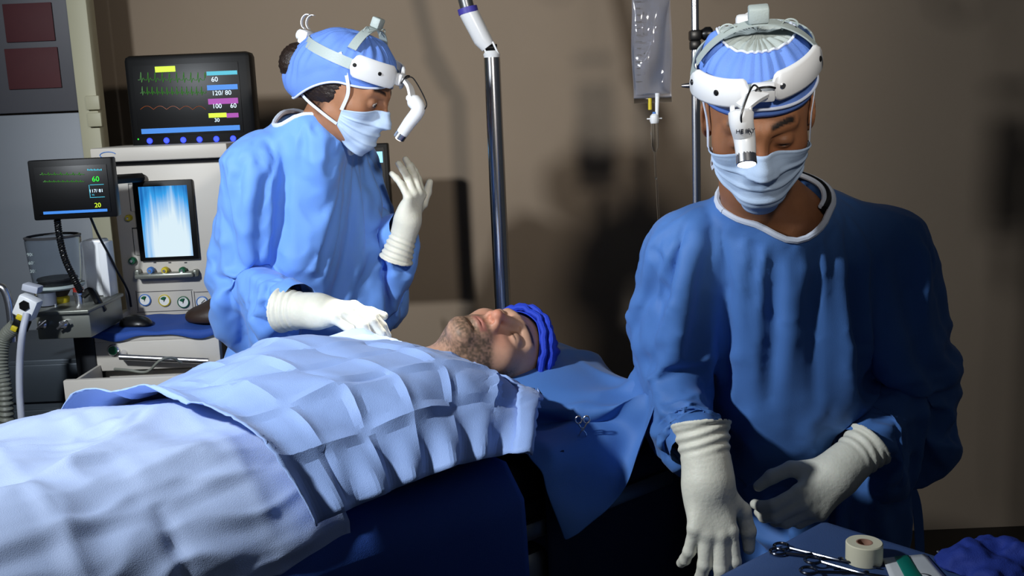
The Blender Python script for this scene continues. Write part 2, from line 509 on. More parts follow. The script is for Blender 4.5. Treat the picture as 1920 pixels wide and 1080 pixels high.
def gown_sdf(p, J, s=1.0, puff=.03, hem=.45, sleeve=(.080, .074, .068, .028)):
    L = J['lat']; f = J['fwd']
    d = d_cap(p, J['pel']-L*.070*s, J['pel']+L*.070*s, .105*s+puff, .105*s+puff)
    d = smin(d, d_cap(p, J['waist']-L*J['tw'][1]*s, J['waist']+L*J['tw'][1]*s, .092*s+puff, .092*s+puff), .10)
    d = smin(d, d_cap(p, J['chest']-L*J['tw'][0]*s, J['chest']+L*J['tw'][0]*s, .098*s+puff, .098*s+puff), .09)
    nb = J['neck']-A(0, 0, .02)
    for q in 'RL': d = smin(d, d_cap(p, nb, J['sh'+q], .070*s+puff*.3, .056*s+puff*.4), .05)
    d = smin(d, d_cap(p, J['neck'], J['neck2'], J['nr'][0], J['nr'][1]), .04)
    foot = A(J['pel'][0], J['pel'][1], hem-.2)
    d = smin(d, d_cap(p, J['pel']-L*.1, foot-L*.12, .12*s+puff, .15*s+puff), .08)
    d = smin(d, d_cap(p, J['pel']+L*.1, foot+L*.12, .12*s+puff, .15*s+puff), .08)
    for q in 'RL':
        a, e, w = J['sh'+q], J['el'+q], J['wr'+q]
        m = a*.5+e*.5
        d = smin(d, limb(p, [a, m, e, e*.45+w*.55, w], [sleeve[0]*s, sleeve[1]*s, sleeve[2]*s, sleeve[2]*s*.88, sleeve[3]*s], .02), .012)
    return d

def neck_plane(J): return J['nkc'], nrm(J['nkn'])
def build_gown(J, name, parent_loc, h=.0125, s=1.0, puff=.03, hem=.45, m='gown_blue', sleeve=(.080, .074, .068, .028), shrink=-.06):
    f = lambda p: gown_sdf(p, J, s, puff, hem, sleeve)
    pts = np.array([J[k] for k in ('pel', 'shR', 'shL', 'elR', 'elL', 'wrR', 'wrL', 'neck')])
    lo = pts.min(0)-.24; hi = pts.max(0)+.24; lo[2] = hem
    V, Q = surfnet(f, lo, hi, h)
    c, n = neck_plane(J)
    near = np.linalg.norm(V-c, axis=1) < .125
    lt = np.abs((V-c)@J['lat']); fr = J['fwd']-J['lat']*(J['fwd']@J['lat'])
    kill = ((V-c)@n > -J['vee'][0]*np.maximum(0, 1-lt/J['vee'][1])*((V-c)@fr > 0)) & near
    for q in 'RL':
        w = J['wr'+q]; dd = nrm(w-J['el'+q]); ax_d = (V-w)@dd; rad_d = np.linalg.norm(V-w-ax_d[:, None]*dd, axis=1); cu = J['cut'][q]; kill |= (ax_d > -cu) & (ax_d < .06) & (rad_d < .060) & (np.abs(d_cap(V, J['el'+q]*.45+w*.55, w, sleeve[2]*s*.88, sleeve[3]*s)) < .010)
    V, Q = prune(V, Q, kill)
    V = V+(.007*vnoise(V*22)+.004*vnoise(V*50))[:, None]*nrm(A(.5, -.8, .2))
    loops = boundary_loops(Q); pin = np.zeros(len(V)); info = {}
    for Lp in loops:
        P = V[Lp]; ce = P.mean(0)
        if np.linalg.norm(ce-c) < .12 and len(Lp) > 12:
            for _ in range(3): P = (np.roll(P, 1, 0)+2*P+np.roll(P, -1, 0))/4
            V[Lp] = P; info['neck'] = Lp
        for q in 'RL':
            w = J['wr'+q]; dd = nrm(w-J['el'+q])
            if np.linalg.norm(ce-w) < .09 and len(Lp) > 8:
                V[Lp] = P-((P-w)@dd+J['cut'][q])[:, None]*dd; info['wr'+q] = Lp
    if 'neck' in info:
        dn = np.min(np.linalg.norm(V[:, None]-V[info['neck']][None], axis=2), 1); pin = np.maximum(pin, 1-sstep(.012, .05, dn))
    for q in 'RL':
        w = J['wr'+q]-nrm(J['wr'+q]-J['el'+q])*J['cut'][q]; dw = np.linalg.norm(V-w, axis=1); pin = np.maximum(pin, 1-sstep(.045, .075, dw))
    o = mesh(name, V, Q, MATS[m])
    return o, pin, info, Q

# ------------------------------------------------------------------ gloved hands
def hand_sdf(p, curls, spread, thumb, cuff=.085, scale=1.0, cr=(.031, .040)):
    """local frame: y to the fingertips, x to the thumb side, z = back of the hand; wrist at the origin"""
    p = p/scale
    d = d_cap(p, (.004, -.01, 0), (.002, .012, 0), .027, .027)
    e = d_cap(p, (.014, .014, 0), (.026, .080, 0), .016, .0125)
    for b in ((.009, .086), (-.010, .083), (-.027, .074)):
        e = smin(e, d_cap(p, (b[0]*.55, .012, .001), (b[0], b[1], .003), .016, .0118), .014)
    e = smin(e, d_cap(p, (.012, .018, -.006), (.033, .045, -.014), .018, .015), .02)
    e = smin(e, d_ell(p, (-.020, .035, -.009), (.014, .028, .012)), .015)
    d = smin(d, e, .03)
    base = [(.027, .084, .001), (.009, .090, .003), (-.010, .086, .002), (-.027, .077, -.001)]
    leng = [(.044, .026, .022), (.048, .029, .023), (.045, .027, .022), (.036, .021, .020)]
    rad = [(.0110, .0102, .0094, .0082), (.0112, .0104, .0096, .0083), (.0108, .0100, .0092, .0080), (.0098, .0090, .0083, .0073)]
    for i in range(4):
        q = np.array(base[i]); a = 0.0; g = None; sp = spread[i]
        for j in range(3):
            a += curls[i][j]
            v = A(math.sin(sp)*math.cos(a), math.cos(sp)*math.cos(a), -math.sin(a)); q2 = q+v*leng[i][j]
            s_ = d_cap(p, q, q2, rad[i][j], rad[i][j+1]); g = s_ if g is None else smin(g, s_, .004); q = q2
        d = smin(d, g, .007)
    q = A(.024, .026, -.008); g = None
    for v, L, r0, r1 in zip(thumb, (.046, .034, .028), (.0165, .0125, .0118), (.0125, .0118, .0090)):
        q2 = q+nrm(v)*L; s_ = d_cap(p, q, q2, r0, r1); g = s_ if g is None else smin(g, s_, .005); q = q2
    d = smin(d, g, .012)
    # cuff rolled over the sleeve, with ripples
    rip = .0016*np.sin(p[:, 1]*420+3*np.sin(p[:, 0]*40))*sstep(-.02, -.045, p[:, 1])
    d = smin(d, d_cap(p, (.002, .0, 0), (0, -cuff, 0), cr[0], cr[1])+rip, .02)
    d = smin(d, np.hypot(np.hypot(p[:, 0], p[:, 2])-cr[1], p[:, 1]+cuff)-.0032, .004)
    d = np.maximum(d, -(p[:, 1]+cuff+.004))
    return d*scale
def build_hand(name, wrist, dirv, back, right, parent, label=None, m='latex', h=.0026, **kw):
    Y = nrm(dirv); Z = nrm(np.asarray(back)-Y*(np.asarray(back)@Y)); X = np.cross(Y, Z)*(-1 if right else 1)
    f = lambda p: hand_sdf(p, **kw)
    V, Q = surfnet(f, (-.07, -.10, -.11), (.12, .20, .065), h)
    keep_open = V[:, 1] < -kw.get('cuff', .085)*kw.get('scale', 1)-.003
    V, Q = prune(V, Q, keep_open)
    if right: Q = Q[:, ::-1]
    W = wrist+V@np.stack([X, Y, Z], 0)
    o = mesh(name, W, Q, MATS[m], parent, world=True)
    if label: o['label'] = label
    return o

# ------------------------------------------------------------------ caps, masks, headlamps (head-local, then world)
def cap_radius(th, up=0.0): return np.hypot(.088*np.sin(th), .112*np.cos(th))
CAPC = A(0, -.014, .030)
def cap_point(th, k, edge, ex):
    """th around (0 = forehead), k 0 (edge) .. 1 (crown)"""
    el0 = np.arcsin(np.clip((edge-CAPC[2])/.105, -.85, .85)); el = el0+(math.pi/2-el0)*k
    r = A(.0855, .1085, .104)+ex
    return np.stack([CAPC[0]+r[0]*np.cos(np.where(el < 0, el*.35, el))*np.sin(th), CAPC[1]+r[1]*np.cos(np.where(el < 0, el*.5, el))*np.cos(th), CAPC[2]+r[2]*np.sin(el)], -1)
def build_cap(R, H, sc, edge_fn, crown_k, parent, bun=0.0, puff=.006, name='surgical_cap', piping=None):
    nt, nk = 120, 34
    th = np.linspace(-math.pi, math.pi, nt, endpoint=False); ks = np.linspace(0, 1, nk)
    V = []
    for k in ks:
        P = cap_point(th, k, edge_fn(th), 0.0)
        dirn = P-CAPC; dirn /= np.linalg.norm(dirn, axis=1)[:, None]
        pl = .0022*np.sin(th*26+2*np.sin(th*5))*sstep(.08, .3, k)*(1-sstep(.75, 1.0, k))
        nz = .004*vnoise(P*38)*sstep(.03, .2, k)
        ring = -.0015*math.exp(-((k-.17)/.025)**2)
        pf = puff*math.sin(math.pi*min(1, k*1.15))
        back = bun*np.exp(-((np.abs(th)-math.pi)/.62)**2)*math.exp(-((k-.22)/.24)**2)
        V.append(P+dirn*(pl+nz+ring+pf+back)[:, None])
    V = np.concatenate(V); Fc = []; fm = []
    for i in range(nk-1):
        for j in range(nt):
            j2 = (j+1) % nt; Fc.append((i*nt+j, i*nt+j2, (i+1)*nt+j2, (i+1)*nt+j)); fm.append(1 if ks[i] > crown_k else 0)
    W = H+(V*sc)@R.T
    o = mesh(name, W, [f[::-1] for f in Fc], None, parent, world=True, mats=[MATS['cap_blue'], MATS['cap_crown_white']], fmat=fm)
    o.modifiers.new('thick', 'SOLIDIFY').thickness = .0012
    if piping is not None:
        Vr = V.reshape(nk, nt, 3); row = min(nk-1, int(piping*nk)); Pp = Vr[row]+.0012*(Vr[row]-CAPC)/np.linalg.norm(Vr[row]-CAPC, axis=1)[:, None]
        Pp = np.concatenate([Pp, Pp[:1]]); MB().tube(H+(Pp*sc)@R.T, .0024, 8, cap=False).build('cap_binding', MATS['trim_white'], o, world=True)
        if crown_k < 1:
            row = int(crown_k*nk)+1; Pp = Vr[row]*1.012; Pp = np.concatenate([Pp, Pp[:1]]); MB().tube(H+(Pp*sc)@R.T, .0020, 8, cap=False).build('cap_binding', MATS['trim_white'], o, world=True)
    return V.reshape(nk, nt, 3), th, ks, o

def ray_head(phi, z, kw, c=(0, .0), off=.004, r0=.17):
    r = np.full(phi.shape, r0)
    for _ in range(60):
        p = np.stack([c[0]+r*np.sin(phi), c[1]+r*np.cos(phi), z], -1).reshape(-1, 3)
        d = head_sdf(p, 'closed', neck=False, ears=False, **kw).reshape(phi.shape)-off
        r = np.maximum(r-np.clip(d, -.01, .05)*.7, .03)
    return r
def build_mask(R, H, sc, parent, kw={}, tie=True, label=None, spread=1.22):
    nu, nw = 61, 41
    u = np.linspace(-1, 1, nu); w = np.linspace(0, 1, nw); Ug, Wg = np.meshgrid(u, w)
    zt = -.008-.026*np.abs(u)**1.3; zb = -.132+.052*np.abs(u)**1.8
    Z = zt[None]*(1-Wg)+zb[None]*Wg; Ph = Ug*spread
    r = ray_head(Ph, np.maximum(Z, -.112), kw)
    r *= 1-.16*sstep(.80, 1.0, Wg)
    rb = r.copy()
    for _ in range(10):
        s = r.copy(); s[1:-1] = (r[:-2]+r[1:-1]*2+r[2:])/4; s[:, 1:-1] = (s[:, :-2]+s[:, 1:-1]*2+s[:, 2:])/4
        r = np.maximum(s, r-.0015) if _ < 7 else s
    r = np.maximum(r, rb)
    pleat = 0
    for c in (.30, .52, .72): pleat = pleat+.0042*sstep(c-.06, c+.0, Wg)*(1-sstep(c, c+.015, Wg))
    r = r+pleat*(1-sstep(.8, 1.0, np.abs(Ug)))+.0012*vnoise(np.stack([Ug*5, Wg*7, Ug*0], -1).reshape(-1, 3)).reshape(r.shape)
    r += .0022*np.exp(-((Wg-.03)/.02)**2)+.001*np.exp(-((Wg-.09)/.015)**2)
    V = np.stack([r*np.sin(Ph), r*np.cos(Ph), Z], -1)
    Fc = [(i*nu+j, i*nu+j+1, (i+1)*nu+j+1, (i+1)*nu+j) for i in range(nw-1) for j in range(nu-1)]
    o = mesh('face_mask', H+(V.reshape(-1, 3)*sc)@R.T, Fc, MATS['mask_pale_blue'], parent, world=True)
    o.modifiers.new('thick', 'SOLIDIFY').thickness = .0015
    return V

def build_headlamp(R, H, sc, label, lamp, tilt=0.0, zfront=.072, cable=True, writing=None, bandgap=.004, ex=.006, loops=True, plate=.0215):
    """thing with its own axes = the head's axes"""
    t = thing('headlamp', label, 'headlamp', tuple(H), R*1.0)
    def on(th, z, off):
        el = math.asin(max(-.8, min(.9, (z-CAPC[2])/.105)))
        r = A(.0855, .1085, .104)+ex+off
        return A(CAPC[0]+r[0]*math.cos(el)*math.sin(th), CAPC[1]+r[1]*math.cos(el)*math.cos(th), CAPC[2]+r[2]*math.sin(el))*sc
    zb = lambda th: zfront+tilt*math.sin(th)
    ths = np.linspace(-math.pi, math.pi, 72, endpoint=False)
    P = np.array([on(a, zb(a), bandgap) for a in ths]); N = np.array([nrm(A(math.sin(a)*1.2, math.cos(a), .25)) for a in ths])
    MB().ribbon(P, -N, .024*sc, .0025, True).build('head_band', MATS['grey_strap'], t)
    # crown strap from ear to ear
    a = np.linspace(.62, math.pi-.62, 40)
    Q = np.array([A(CAPC[0]+(.0855+.006+ex)*math.cos(b), CAPC[1]+.028, CAPC[2]+(.104+.007+ex)*math.sin(b))*sc for b in a])
    Nq = np.array([nrm(A(math.cos(b), 0, math.sin(b))) for b in a])
    MB().ribbon(Q, Nq, .022*sc, .002).build('crown_strap', MATS['grey_strap'], t)
    top = A(CAPC[0], CAPC[1]+.028, CAPC[2]+.1135+ex)*sc
    k = MB().box(top+A(0, 0, .012*sc), (.030*sc, .022*sc, .024*sc), .003).build('strap_buckle', MATS['grey_strap'], t)
    for s_ in (-1, 1):
        MB().tube([top+A(s_*.045, 0, -.010)*sc+A(s_*.012*math.cos(q), 0, .010*math.sin(q))*sc for q in np.linspace(0, math.pi*1.2, 14)], .0013).build('strap_loop', MATS['grey_strap'], t)
    # front plates on both sides of the hinge
    for s_, a0, a1 in ((1, .20, 1.22), (-1, .13, 1.22)):
        nA, hh = 22, plate
        V = []; Fc = []
        for i, b in enumerate(np.linspace(a0, a1, nA)):
            e = min(i, nA-1-i)/(nA-1)*(a1-a0)*.1
            half = hh*(1 if e > .011 else math.sqrt(max(.12, 1-((.011-e)/.011)**2)))
            th = s_*b; n = nrm(A(math.sin(th)*1.25, math.cos(th), .22)); upv = nrm(A(0, 0, 1)-n*n[2])
            c = on(th, zb(th), .0065)
            for (du, dn) in ((-1, 0), (-1, .5), (-.8, 1), (.8, 1), (1, .5), (1, 0)): V.append(c+upv*half*du*sc+n*(dn*.008)*sc)
        for i in range(nA-1):
            for j in range(6): Fc.append((i*6+j, i*6+(j+1) % 6, (i+1)*6+(j+1) % 6, (i+1)*6+j))
        Fc += [tuple(range(5, -1, -1)), tuple((nA-1)*6+j for j in range(6))]
        pl = mesh('front_plate', V, Fc, MATS['white_plastic'], t, auto=50)
        for b, mm in ((a0+.14 if s_ < 0 else a0+.95, 'chrome' if s_ < 0 else 'black_plastic'), (a1-.13 if s_ < 0 else a0+.45, 'black_plastic')):
            th = s_*b; n = nrm(A(math.sin(th)*1.25, math.cos(th), .22)); c = on(th, zb(th), .0065)+n*.0075*sc
            sc_ = MB().lathe([(.0045*sc, 0), (.0045*sc, .0012), (.003*sc, .0022)], c, n, 14)
            o = sc_.build('screw', MATS[mm], pl)
    # rear adjuster
    b = on(math.pi, zb(math.pi), .004)
    rk = MB().box(b+A(0, -.010, 0)*sc, (.050*sc, .022*sc, .034*sc), .006).build('rear_adjuster', MATS['white_plastic'], t)
    MB().lathe([(.013*sc, 0), (.013*sc, .010), (.010*sc, .013)], b+A(0, -.021, 0)*sc, (0, -1, 0), 18).build('adjuster_knob', MATS['white_plastic'], rk)
    for s_ in ((-1, 1) if loops else ()):
        MB().ribbon([b+A(s_*.012, -.012, .018)*sc+A(0, -.013*math.sin(q)-.004, .016-.016*math.cos(q)+.002)*sc for q in np.linspace(0, math.pi, 14)],
                    [A(0, -math.sin(q)-.01, -math.cos(q)) for q in np.linspace(0, math.pi, 14)], .009*sc, .0018).build('strap_end', MATS['white_plastic'], rk)
    # hinge, arm and lamp
    hc = on(lamp['th'], zb(lamp['th'])-.002, .012)
    hg = MB().box(hc, (.034*sc, .016*sc, .028*sc), .004).build('hinge', MATS['white_plastic'], t)
    MB().tube(bez([hc+A(-.016, .010, .010)*sc, hc+A(-.006, .015, .015)*sc, hc+A(.010, .014, .012)*sc, hc+A(.014, .010, -.006)*sc]), .0016).build('hinge_spring', MATS['black_plastic'], hg)
    pts = [np.asarray(q)*sc for q in lamp['pts']]
    MB().ribbon(bez([hc+A(0, .006, 0)*sc, (hc+pts[0])/2+A(0, .006, .004)*sc, pts[0]], 12), [nrm(A(0, .4, 1))]*len(bez([hc, hc, hc], 12)), .020*sc, .007*sc).build('lamp_arm', MATS['white_plastic'], t)
    for q in (-1, 1):
        MB().lathe([(.0075*sc, 0), (.0075*sc, .004), (.005*sc, .006)], pts[0]+A(q*.009, 0, 0)*sc, (q, 0, 0), 16).build('pivot_disc', MATS['white_plastic'], t)
    path = bez(pts, 26); rr = np.interp(np.linspace(0, 1, len(path)), [0, .08, .55, 1], [lamp['r']*.75, lamp['r']*1.1, lamp['r']*1.0, lamp['r']*.86])*sc
    lh = MB().tube(path, rr, 20).build('lamp_head', MATS['white_plastic'], t)
    ax = nrm(path[-1]-path[-3])
    MB().lathe([(lamp['r']*.87*sc, -.004), (lamp['r']*.9*sc, .010*sc), (lamp['r']*.8*sc, .011*sc)], path[-1], ax, 22, cap=False).build('lens_ring', MATS['chrome'], lh)
    MB().lathe([(lamp['r']*.78*sc, .0), (lamp['r']*.76*sc, .008*sc), (lamp['r']*.5*sc, .0112*sc)], path[-1]+ax*.002, ax, 22).build('lens', MATS['lens_lit'], lh)
    if cable:
        MB().tube(bez([hc+A(.004, .012, .008)*sc, (hc+pts[0])/2+A(0, .01, .028)*sc, pts[1]+A(0, .012, .022)*sc, pts[1]+A(0, .013, .0)*sc]), .0013).build('lamp_cable', MATS['black_plastic'], t)
    if writing:
        s1, loc, siz = writing
        RR = rotz(math.pi)
        text('lamp_print', s1, siz, loc, MATS['black_print'], lh, RR)
    W = H+R@(path[-1]+ax*.02); D = R@ax
    return t, W, D

# ------------------------------------------------------------------ skeletons
def joints(**k):
    J = {a: np.asarray(b, float) for a, b in k.items()}
    J['lat'] = nrm(J['shR']-J['shL']); J['cut'] = dict(R=.058, L=.058); return J

# surgeon at the instrument table (faces the camera)
MR = head_frame((-.16, -1), math.radians(27), roll=math.radians(-2)); MS = .94
MH = at(1428, 268, 1.46)-MR@(A(0, .087, 0)*MS)
mpel = at(1478, 830, 1.90)
MJ = joints(pel=mpel, waist=at(1482, 660, 1.84), chest=at(1472, 520, 1.76), shR=at(1285, 462, 1.72), shL=at(1658, 452, 1.76), tw=(.038, .040), nr=(.072, .0635),
            neck=at(1462, 405, 1.69), neck2=MH+MR@(A(0, -.045, -.15)*MS), elR=at(1236, 640, 1.80), elL=at(1738, 690, 1.84), wrR=at(1325, 893, 1.54), wrL=at(1577, 884, 1.64),
            hipR=mpel+A(-.095, .0, -.04), hipL=mpel+A(.095, 0, -.04), knR=A(mpel[0]-.10, mpel[1]-.02, .50), knL=A(mpel[0]+.10, mpel[1]-.02, .50),
            anR=A(mpel[0]-.10, mpel[1]+.02, .085), anL=A(mpel[0]+.10, mpel[1]+.02, .085), fwd=(0, -1, 0),
            nkc=at(1470, 364, 1.66), nkn=(.03, -.50, .86), vee=(.030, .06))
# surgeon beyond the patient (in profile)
WR = head_frame((.955, -.30), math.radians(25), roll=math.radians(0)); WS = .90
WH = at(703, 196, 2.13)-WR@(A(.032, .087, 0)*WS)
wpel = at(552, 655, 2.43)
WJ = joints(pel=wpel, waist=at(562, 520, 2.39), chest=at(585, 385, 2.32), tw=(.055, .045), nr=(.083, .079), shR=at(478, 312, 2.18), shL=at(655, 304, 2.46),
            neck=at(588, 262, 2.29), neck2=WH+WR@(A(0, -.045, -.15)*WS), elR=at(436, 512, 2.25), elL=at(702, 490, 2.49), wrR=at(588, 584, 2.00), wrL=at(762, 420, 2.30),
            hipR=wpel+A(-.05, -.08, -.04), hipL=wpel+A(.05, .08, -.04), knR=A(wpel[0]-.05, wpel[1]-.09, .50), knL=A(wpel[0]+.06, wpel[1]+.09, .50),
            anR=A(wpel[0]-.06, wpel[1]-.08, .085), anL=A(wpel[0]+.05, wpel[1]+.10, .085), fwd=(.85, -.5, 0),
            nkc=at(590, 236, 2.28), nkn=(.45, -.22, .85), vee=(.0, .07))

WJ['cut']['L'] = .018

def person_root(name, label, J): return thing(name, label, 'person', (J['pel'][0], J['pel'][1], 0))

def stitch(V1, Q1, V2, Q2, ctr, e1, e2):
    """join two open shells along their longest rims"""
    l1 = max(boundary_loops(Q1), key=len); l2 = max(boundary_loops(Q2), key=len); off = len(V1)
    allV = np.concatenate([V1, V2]); allQ = [list(q) for q in Q1]+[[i+off for i in q] for q in Q2]
    ang = lambda i: math.atan2((allV[i]-ctr)@e2, (allV[i]-ctr)@e1)
    a = sorted([int(i) for i in l1], key=ang); b = sorted([int(i)+off for i in l2], key=ang); i = j = 0
    while i < len(a) or j < len(b):
        if j >= len(b) or (i < len(a) and ang(a[i]) <= ang(b[j])): allQ.append([a[i % len(a)], a[(i+1) % len(a)], b[j % len(b)]]); i += 1
        else: allQ.append([b[j % len(b)], a[i % len(a)], b[(j+1) % len(b)]]); j += 1
    return allV, allQ
def build_figure(root, R, H, sc, bsdf, lo, hi, rad, paint, base, eyes, h=.0026, hb=.016, **kw):
    """one continuous body: head, neck and upper chest in fine cells, the rest in coarse cells, of one smooth union"""
    f = lambda p: smin(head_sdf((p-H)@R/sc, eyes, **kw)*sc, bsdf(p), .018)
    b = rad+.03
    HV, HQ = surfnet(f, H-b, H+b, h)
    BV, BQ = surfnet(bsdf, lo, hi, hb)
    HV, HQ = prune(HV, HQ, np.linalg.norm(HV-H, axis=1) > rad)
    BV, BQ = prune(BV, BQ, np.linalg.norm(BV-H, axis=1) < rad-.004)
    col = paint(((HV-H)@R)/sc)
    V, Q = stitch(HV, HQ, BV, BQ, H-R[:, 2]*rad*.8-R[:, 1]*.045, R[:, 0], R[:, 1])
    return mesh('body', V, Q, MATS['skin'], root, world=True, col=np.concatenate([col, np.tile(lin(base), (len(BV), 1))]))
def build_body(J, R, H, sc, root, paint, base, eyes, rad=.25, **kw):
    lo = np.array([J[k] for k in ('pel', 'shR', 'shL', 'elR', 'elL', 'wrR', 'wrL', 'anR', 'anL')]).min(0)-.2
    hi = np.array([J[k] for k in ('pel', 'shR', 'shL', 'elR', 'elL', 'wrR', 'wrL', 'neck2')]).max(0)+.2
    lo[2] = .005
    return build_figure(root, R, H, sc, lambda p: body_sdf(p, J, .78), lo, hi, rad, paint, base, eyes, **kw)

def collider_from(J, h=.02):
    lo = np.array([J[k] for k in J if k not in ('lat', 'fwd', 'nkn', 'vee', 'tw', 'cut', 'nr')]).min(0)-.2; hi = np.array([J[k] for k in J if k not in ('lat', 'fwd', 'nkn', 'vee', 'tw', 'cut', 'nr')]).max(0)+.2
    lo[2] = .2
    V, Q = surfnet(lambda p: body_sdf(p, J, 1.0), lo, hi, h)
    return mesh('collider', V, Q, None, mats=[])
# ------------------------------------------------------------------ the operating table's axes: n0 = patient's neck, u towards the feet, v towards the camera side
N0 = A(-.10, 1.86, 0); UU = A(-.766, -.643, 0); VV = A(.643, -.766, 0)
ZT = .93
def tab(s, t, z=0.0): return N0+UU*s+VV*t+A(0, 0, z)
# ------------------------------------------------------------------ cloth simulation: both gowns and the sheet under the patient's head
man = person_root('person', 'person in dark blue gown and headlamp bending over the instrument table', MJ)
woman = person_root('person', 'person in bright blue gown standing in profile beyond the draped patient', WJ)
gm, pin_m, info_m, QM = build_gown(MJ, 'gown', None, h=.0125, s=1.03, puff=.020, hem=.60, m='gown_blue_dark')
gw, pin_w, info_w, QW = build_gown(WJ, 'gown', None, h=.0125, s=.94, puff=.030, hem=.60, m='gown_blue', sleeve=(.086, .082, .076, .028))
cm = collider_from(MJ); cw = collider_from(WJ)
for c in (cm, cw): add_collider(c, .006)
add_cloth(gm, pin_m, shrink=-.20, bend=.10, air=3)
add_cloth(gw, pin_w, shrink=-.20, bend=.10, air=3)
# head sheet
ns, nt_ = 74, 84
gs = np.linspace(.22, -.64, ns); gt = np.linspace(-.42, .42, nt_)
SV = np.array([tab(a, b, 1.035+.05*max(0, 1-((a+.13)/.2)**2)*max(0, 1-(b/.2)**2)) for a in gs for b in gt])
SF = [(i*nt_+j, i*nt_+j+1, (i+1)*nt_+j+1, (i+1)*nt_+j) for i in range(ns-1) for j in range(nt_-1)]
hs = mesh('head_sheet', SV, SF, MATS['gown_blue_dark'])
RT = np.stack([UU, VV, A(0, 0, 1)], 1)
tcol = MB().box(tab(.60, 0, .70), (2.06, .56, .44), .03, 3, RT).build('collider', None)
pcol = mesh('collider', *surfnet(lambda p: smin(d_ell(p, tab(-.17, 0, .945), (.16, .19, .064), RT), d_ell(p, tab(.16, 0, .93), (.16, .25, .10), RT), .06), tab(0, 0, .95)-.5, tab(0, 0, .95)+.5, .02), None, mats=[])
for c in (tcol, pcol): add_collider(c, .006, 15)
add_cloth(hs, None, shrink=-.02, bend=.6, air=2)
run_cloth(34)
for c in (cm, cw, tcol, pcol): bpy.data.objects.remove(c)
tag(hs, 'dark blue sheet spread under the patient\'s head and hanging over the table end', 'surgical drape')

PH_ = at(945, 615, 1.87)
Vs = np.empty(len(hs.data.vertices)*3); hs.data.vertices.foreach_get('co', Vs); Vs = Vs.reshape(ns, nt_, 3)
for _ in range(5):
    Vm = Vs.copy(); Vm[1:-1, 1:-1] = (Vs[:-2, 1:-1]+Vs[2:, 1:-1]+Vs[1:-1, :-2]+Vs[1:-1, 2:]+2*Vs[1:-1, 1:-1])/6; Vs = Vm
Pf = Vs.reshape(-1, 3); wf = Pf+.05*np.stack([vnoise(Pf*7+3), vnoise(Pf*7+13), vnoise(Pf*7+23)], 1)
Gs = np.cross(np.gradient(Vs, axis=0), np.gradient(Vs, axis=1)); Gs /= np.linalg.norm(Gs, axis=2)[..., None]; Gs *= np.sign(Gs[ns//2, nt_//2, 2])
dh = np.min(np.linalg.norm(Pf-PH_, axis=1)[:, None], 1)
Vs = Vs+Gs*(.020*((1-np.abs(vnoise(wf*8)))**4-.25)*sstep(.10, .22, dh)).reshape(ns, nt_, 1)
hs.data.vertices.foreach_set('co', Vs.ravel()); hs.data.update()
hs.modifiers.new('thick', 'SOLIDIFY').thickness = .0015; sb_ = hs.modifiers.new('smooth', 'SUBSURF'); sb_.levels = sb_.render_levels = 1

def finish_gown(o, root, info, J):
    V = np.empty(len(o.data.vertices)*3); o.data.vertices.foreach_get('co', V); V = V.reshape(-1, 3)
    Nv = np.empty(len(o.data.vertices)*3); o.data.vertices.foreach_get('normal', Nv); Nv = Nv.reshape(-1, 3)
    wz = V+.035*np.stack([vnoise(V*8+7), vnoise(V*8+19), vnoise(V*8+31)], 1)
    r1 = 1-np.abs(vnoise(wz*A(9, 9, 6))); r2 = 1-np.abs(vnoise(wz*A(13, 13, 22)+5)); arm = np.zeros(len(V))
    for q in 'RL':
        e_ = J['el'+q]; arm = np.maximum(arm, np.exp(-(np.linalg.norm(V-e_, axis=1)/.16)**2)); arm = np.maximum(arm, .9*np.exp(-(np.linalg.norm(V-(J['el'+q]+J['wr'+q])/2, axis=1)/.12)**2))
    dn_ = np.min(np.linalg.norm(V[:, None]-V[info['neck']][None, ::3], axis=2), 1)
    disp = .0075*(r1**5-.25)*sstep(.02, .10, dn_)*(1-.5*arm)+.019*(r2**4-.3)*arm
    V = V+Nv*disp[:, None]
    l = XF[root.name][0]
    o.data.vertices.foreach_set('co', (V-l).ravel()); o.data.update(); o.parent = root
    sm = o.modifiers.new('smooth', 'SUBSURF'); sm.levels = 1; sm.render_levels = 1
    if 'neck' in info:
        P = V[info['neck']]
        for _ in range(3): P = (np.roll(P, 1, 0)+2*P+np.roll(P, -1, 0))/4
        P = P[::2]; P = np.concatenate([P, P[:1]])
        MB().tube(P, .0055, 8, cap=False).build('neck_binding', MATS['trim_white'], o).data.transform(Matrix.Translation(Vector(-l)))
finish_gown(gm, man, info_m, MJ); finish_gown(gw, woman, info_w, WJ)

# ------------------------------------------------------------------ the surgeon at the instrument table
def edge_m(th): return .047-.005*np.abs(np.sin(th))-.085*sstep(1.5, 2.9, np.abs(th))
build_body(MJ, MR, MH, MS, man, lambda V: paint_head(V, (148, 99, 68), (150, 88, 76), (22, 16, 14), hairline=(24, 18, 16)), (148, 99, 68), 'down', jaw=1.06)
build_cap(MR, MH, MS, edge_m, .58, man, puff=.020, piping=.10)
mask_m = build_mask(MR, MH, MS, man, dict(jaw=1.06))
def strap(R, H, sc, pts, root, w=.007):
    P = bez([np.asarray(q) for q in pts], 24); N = P-A(0, .01, 0)*1; N[:, 2] *= .2; N /= np.linalg.norm(N, axis=1)[:, None]
    m = MB().ribbon(H+(P*sc)@R.T, N@R.T, w*sc, .0012)
    return m.build('mask_tie', MATS['trim_white'], root, world=True)
for s_ in (-1, 1):
    i = 0 if s_ < 0 else -1
    a = mask_m[1, i]; b = mask_m[-8, i]
    strap(MR, MH, MS, [a, (s_*.0785, .030, .012), (s_*.0845, .012, .050), (s_*.084, -.03, .088)], man, .009)
    strap(MR, MH, MS, [b, (s_*.073, .005, -.085), (s_*.068, -.05, -.075)], man, .006)
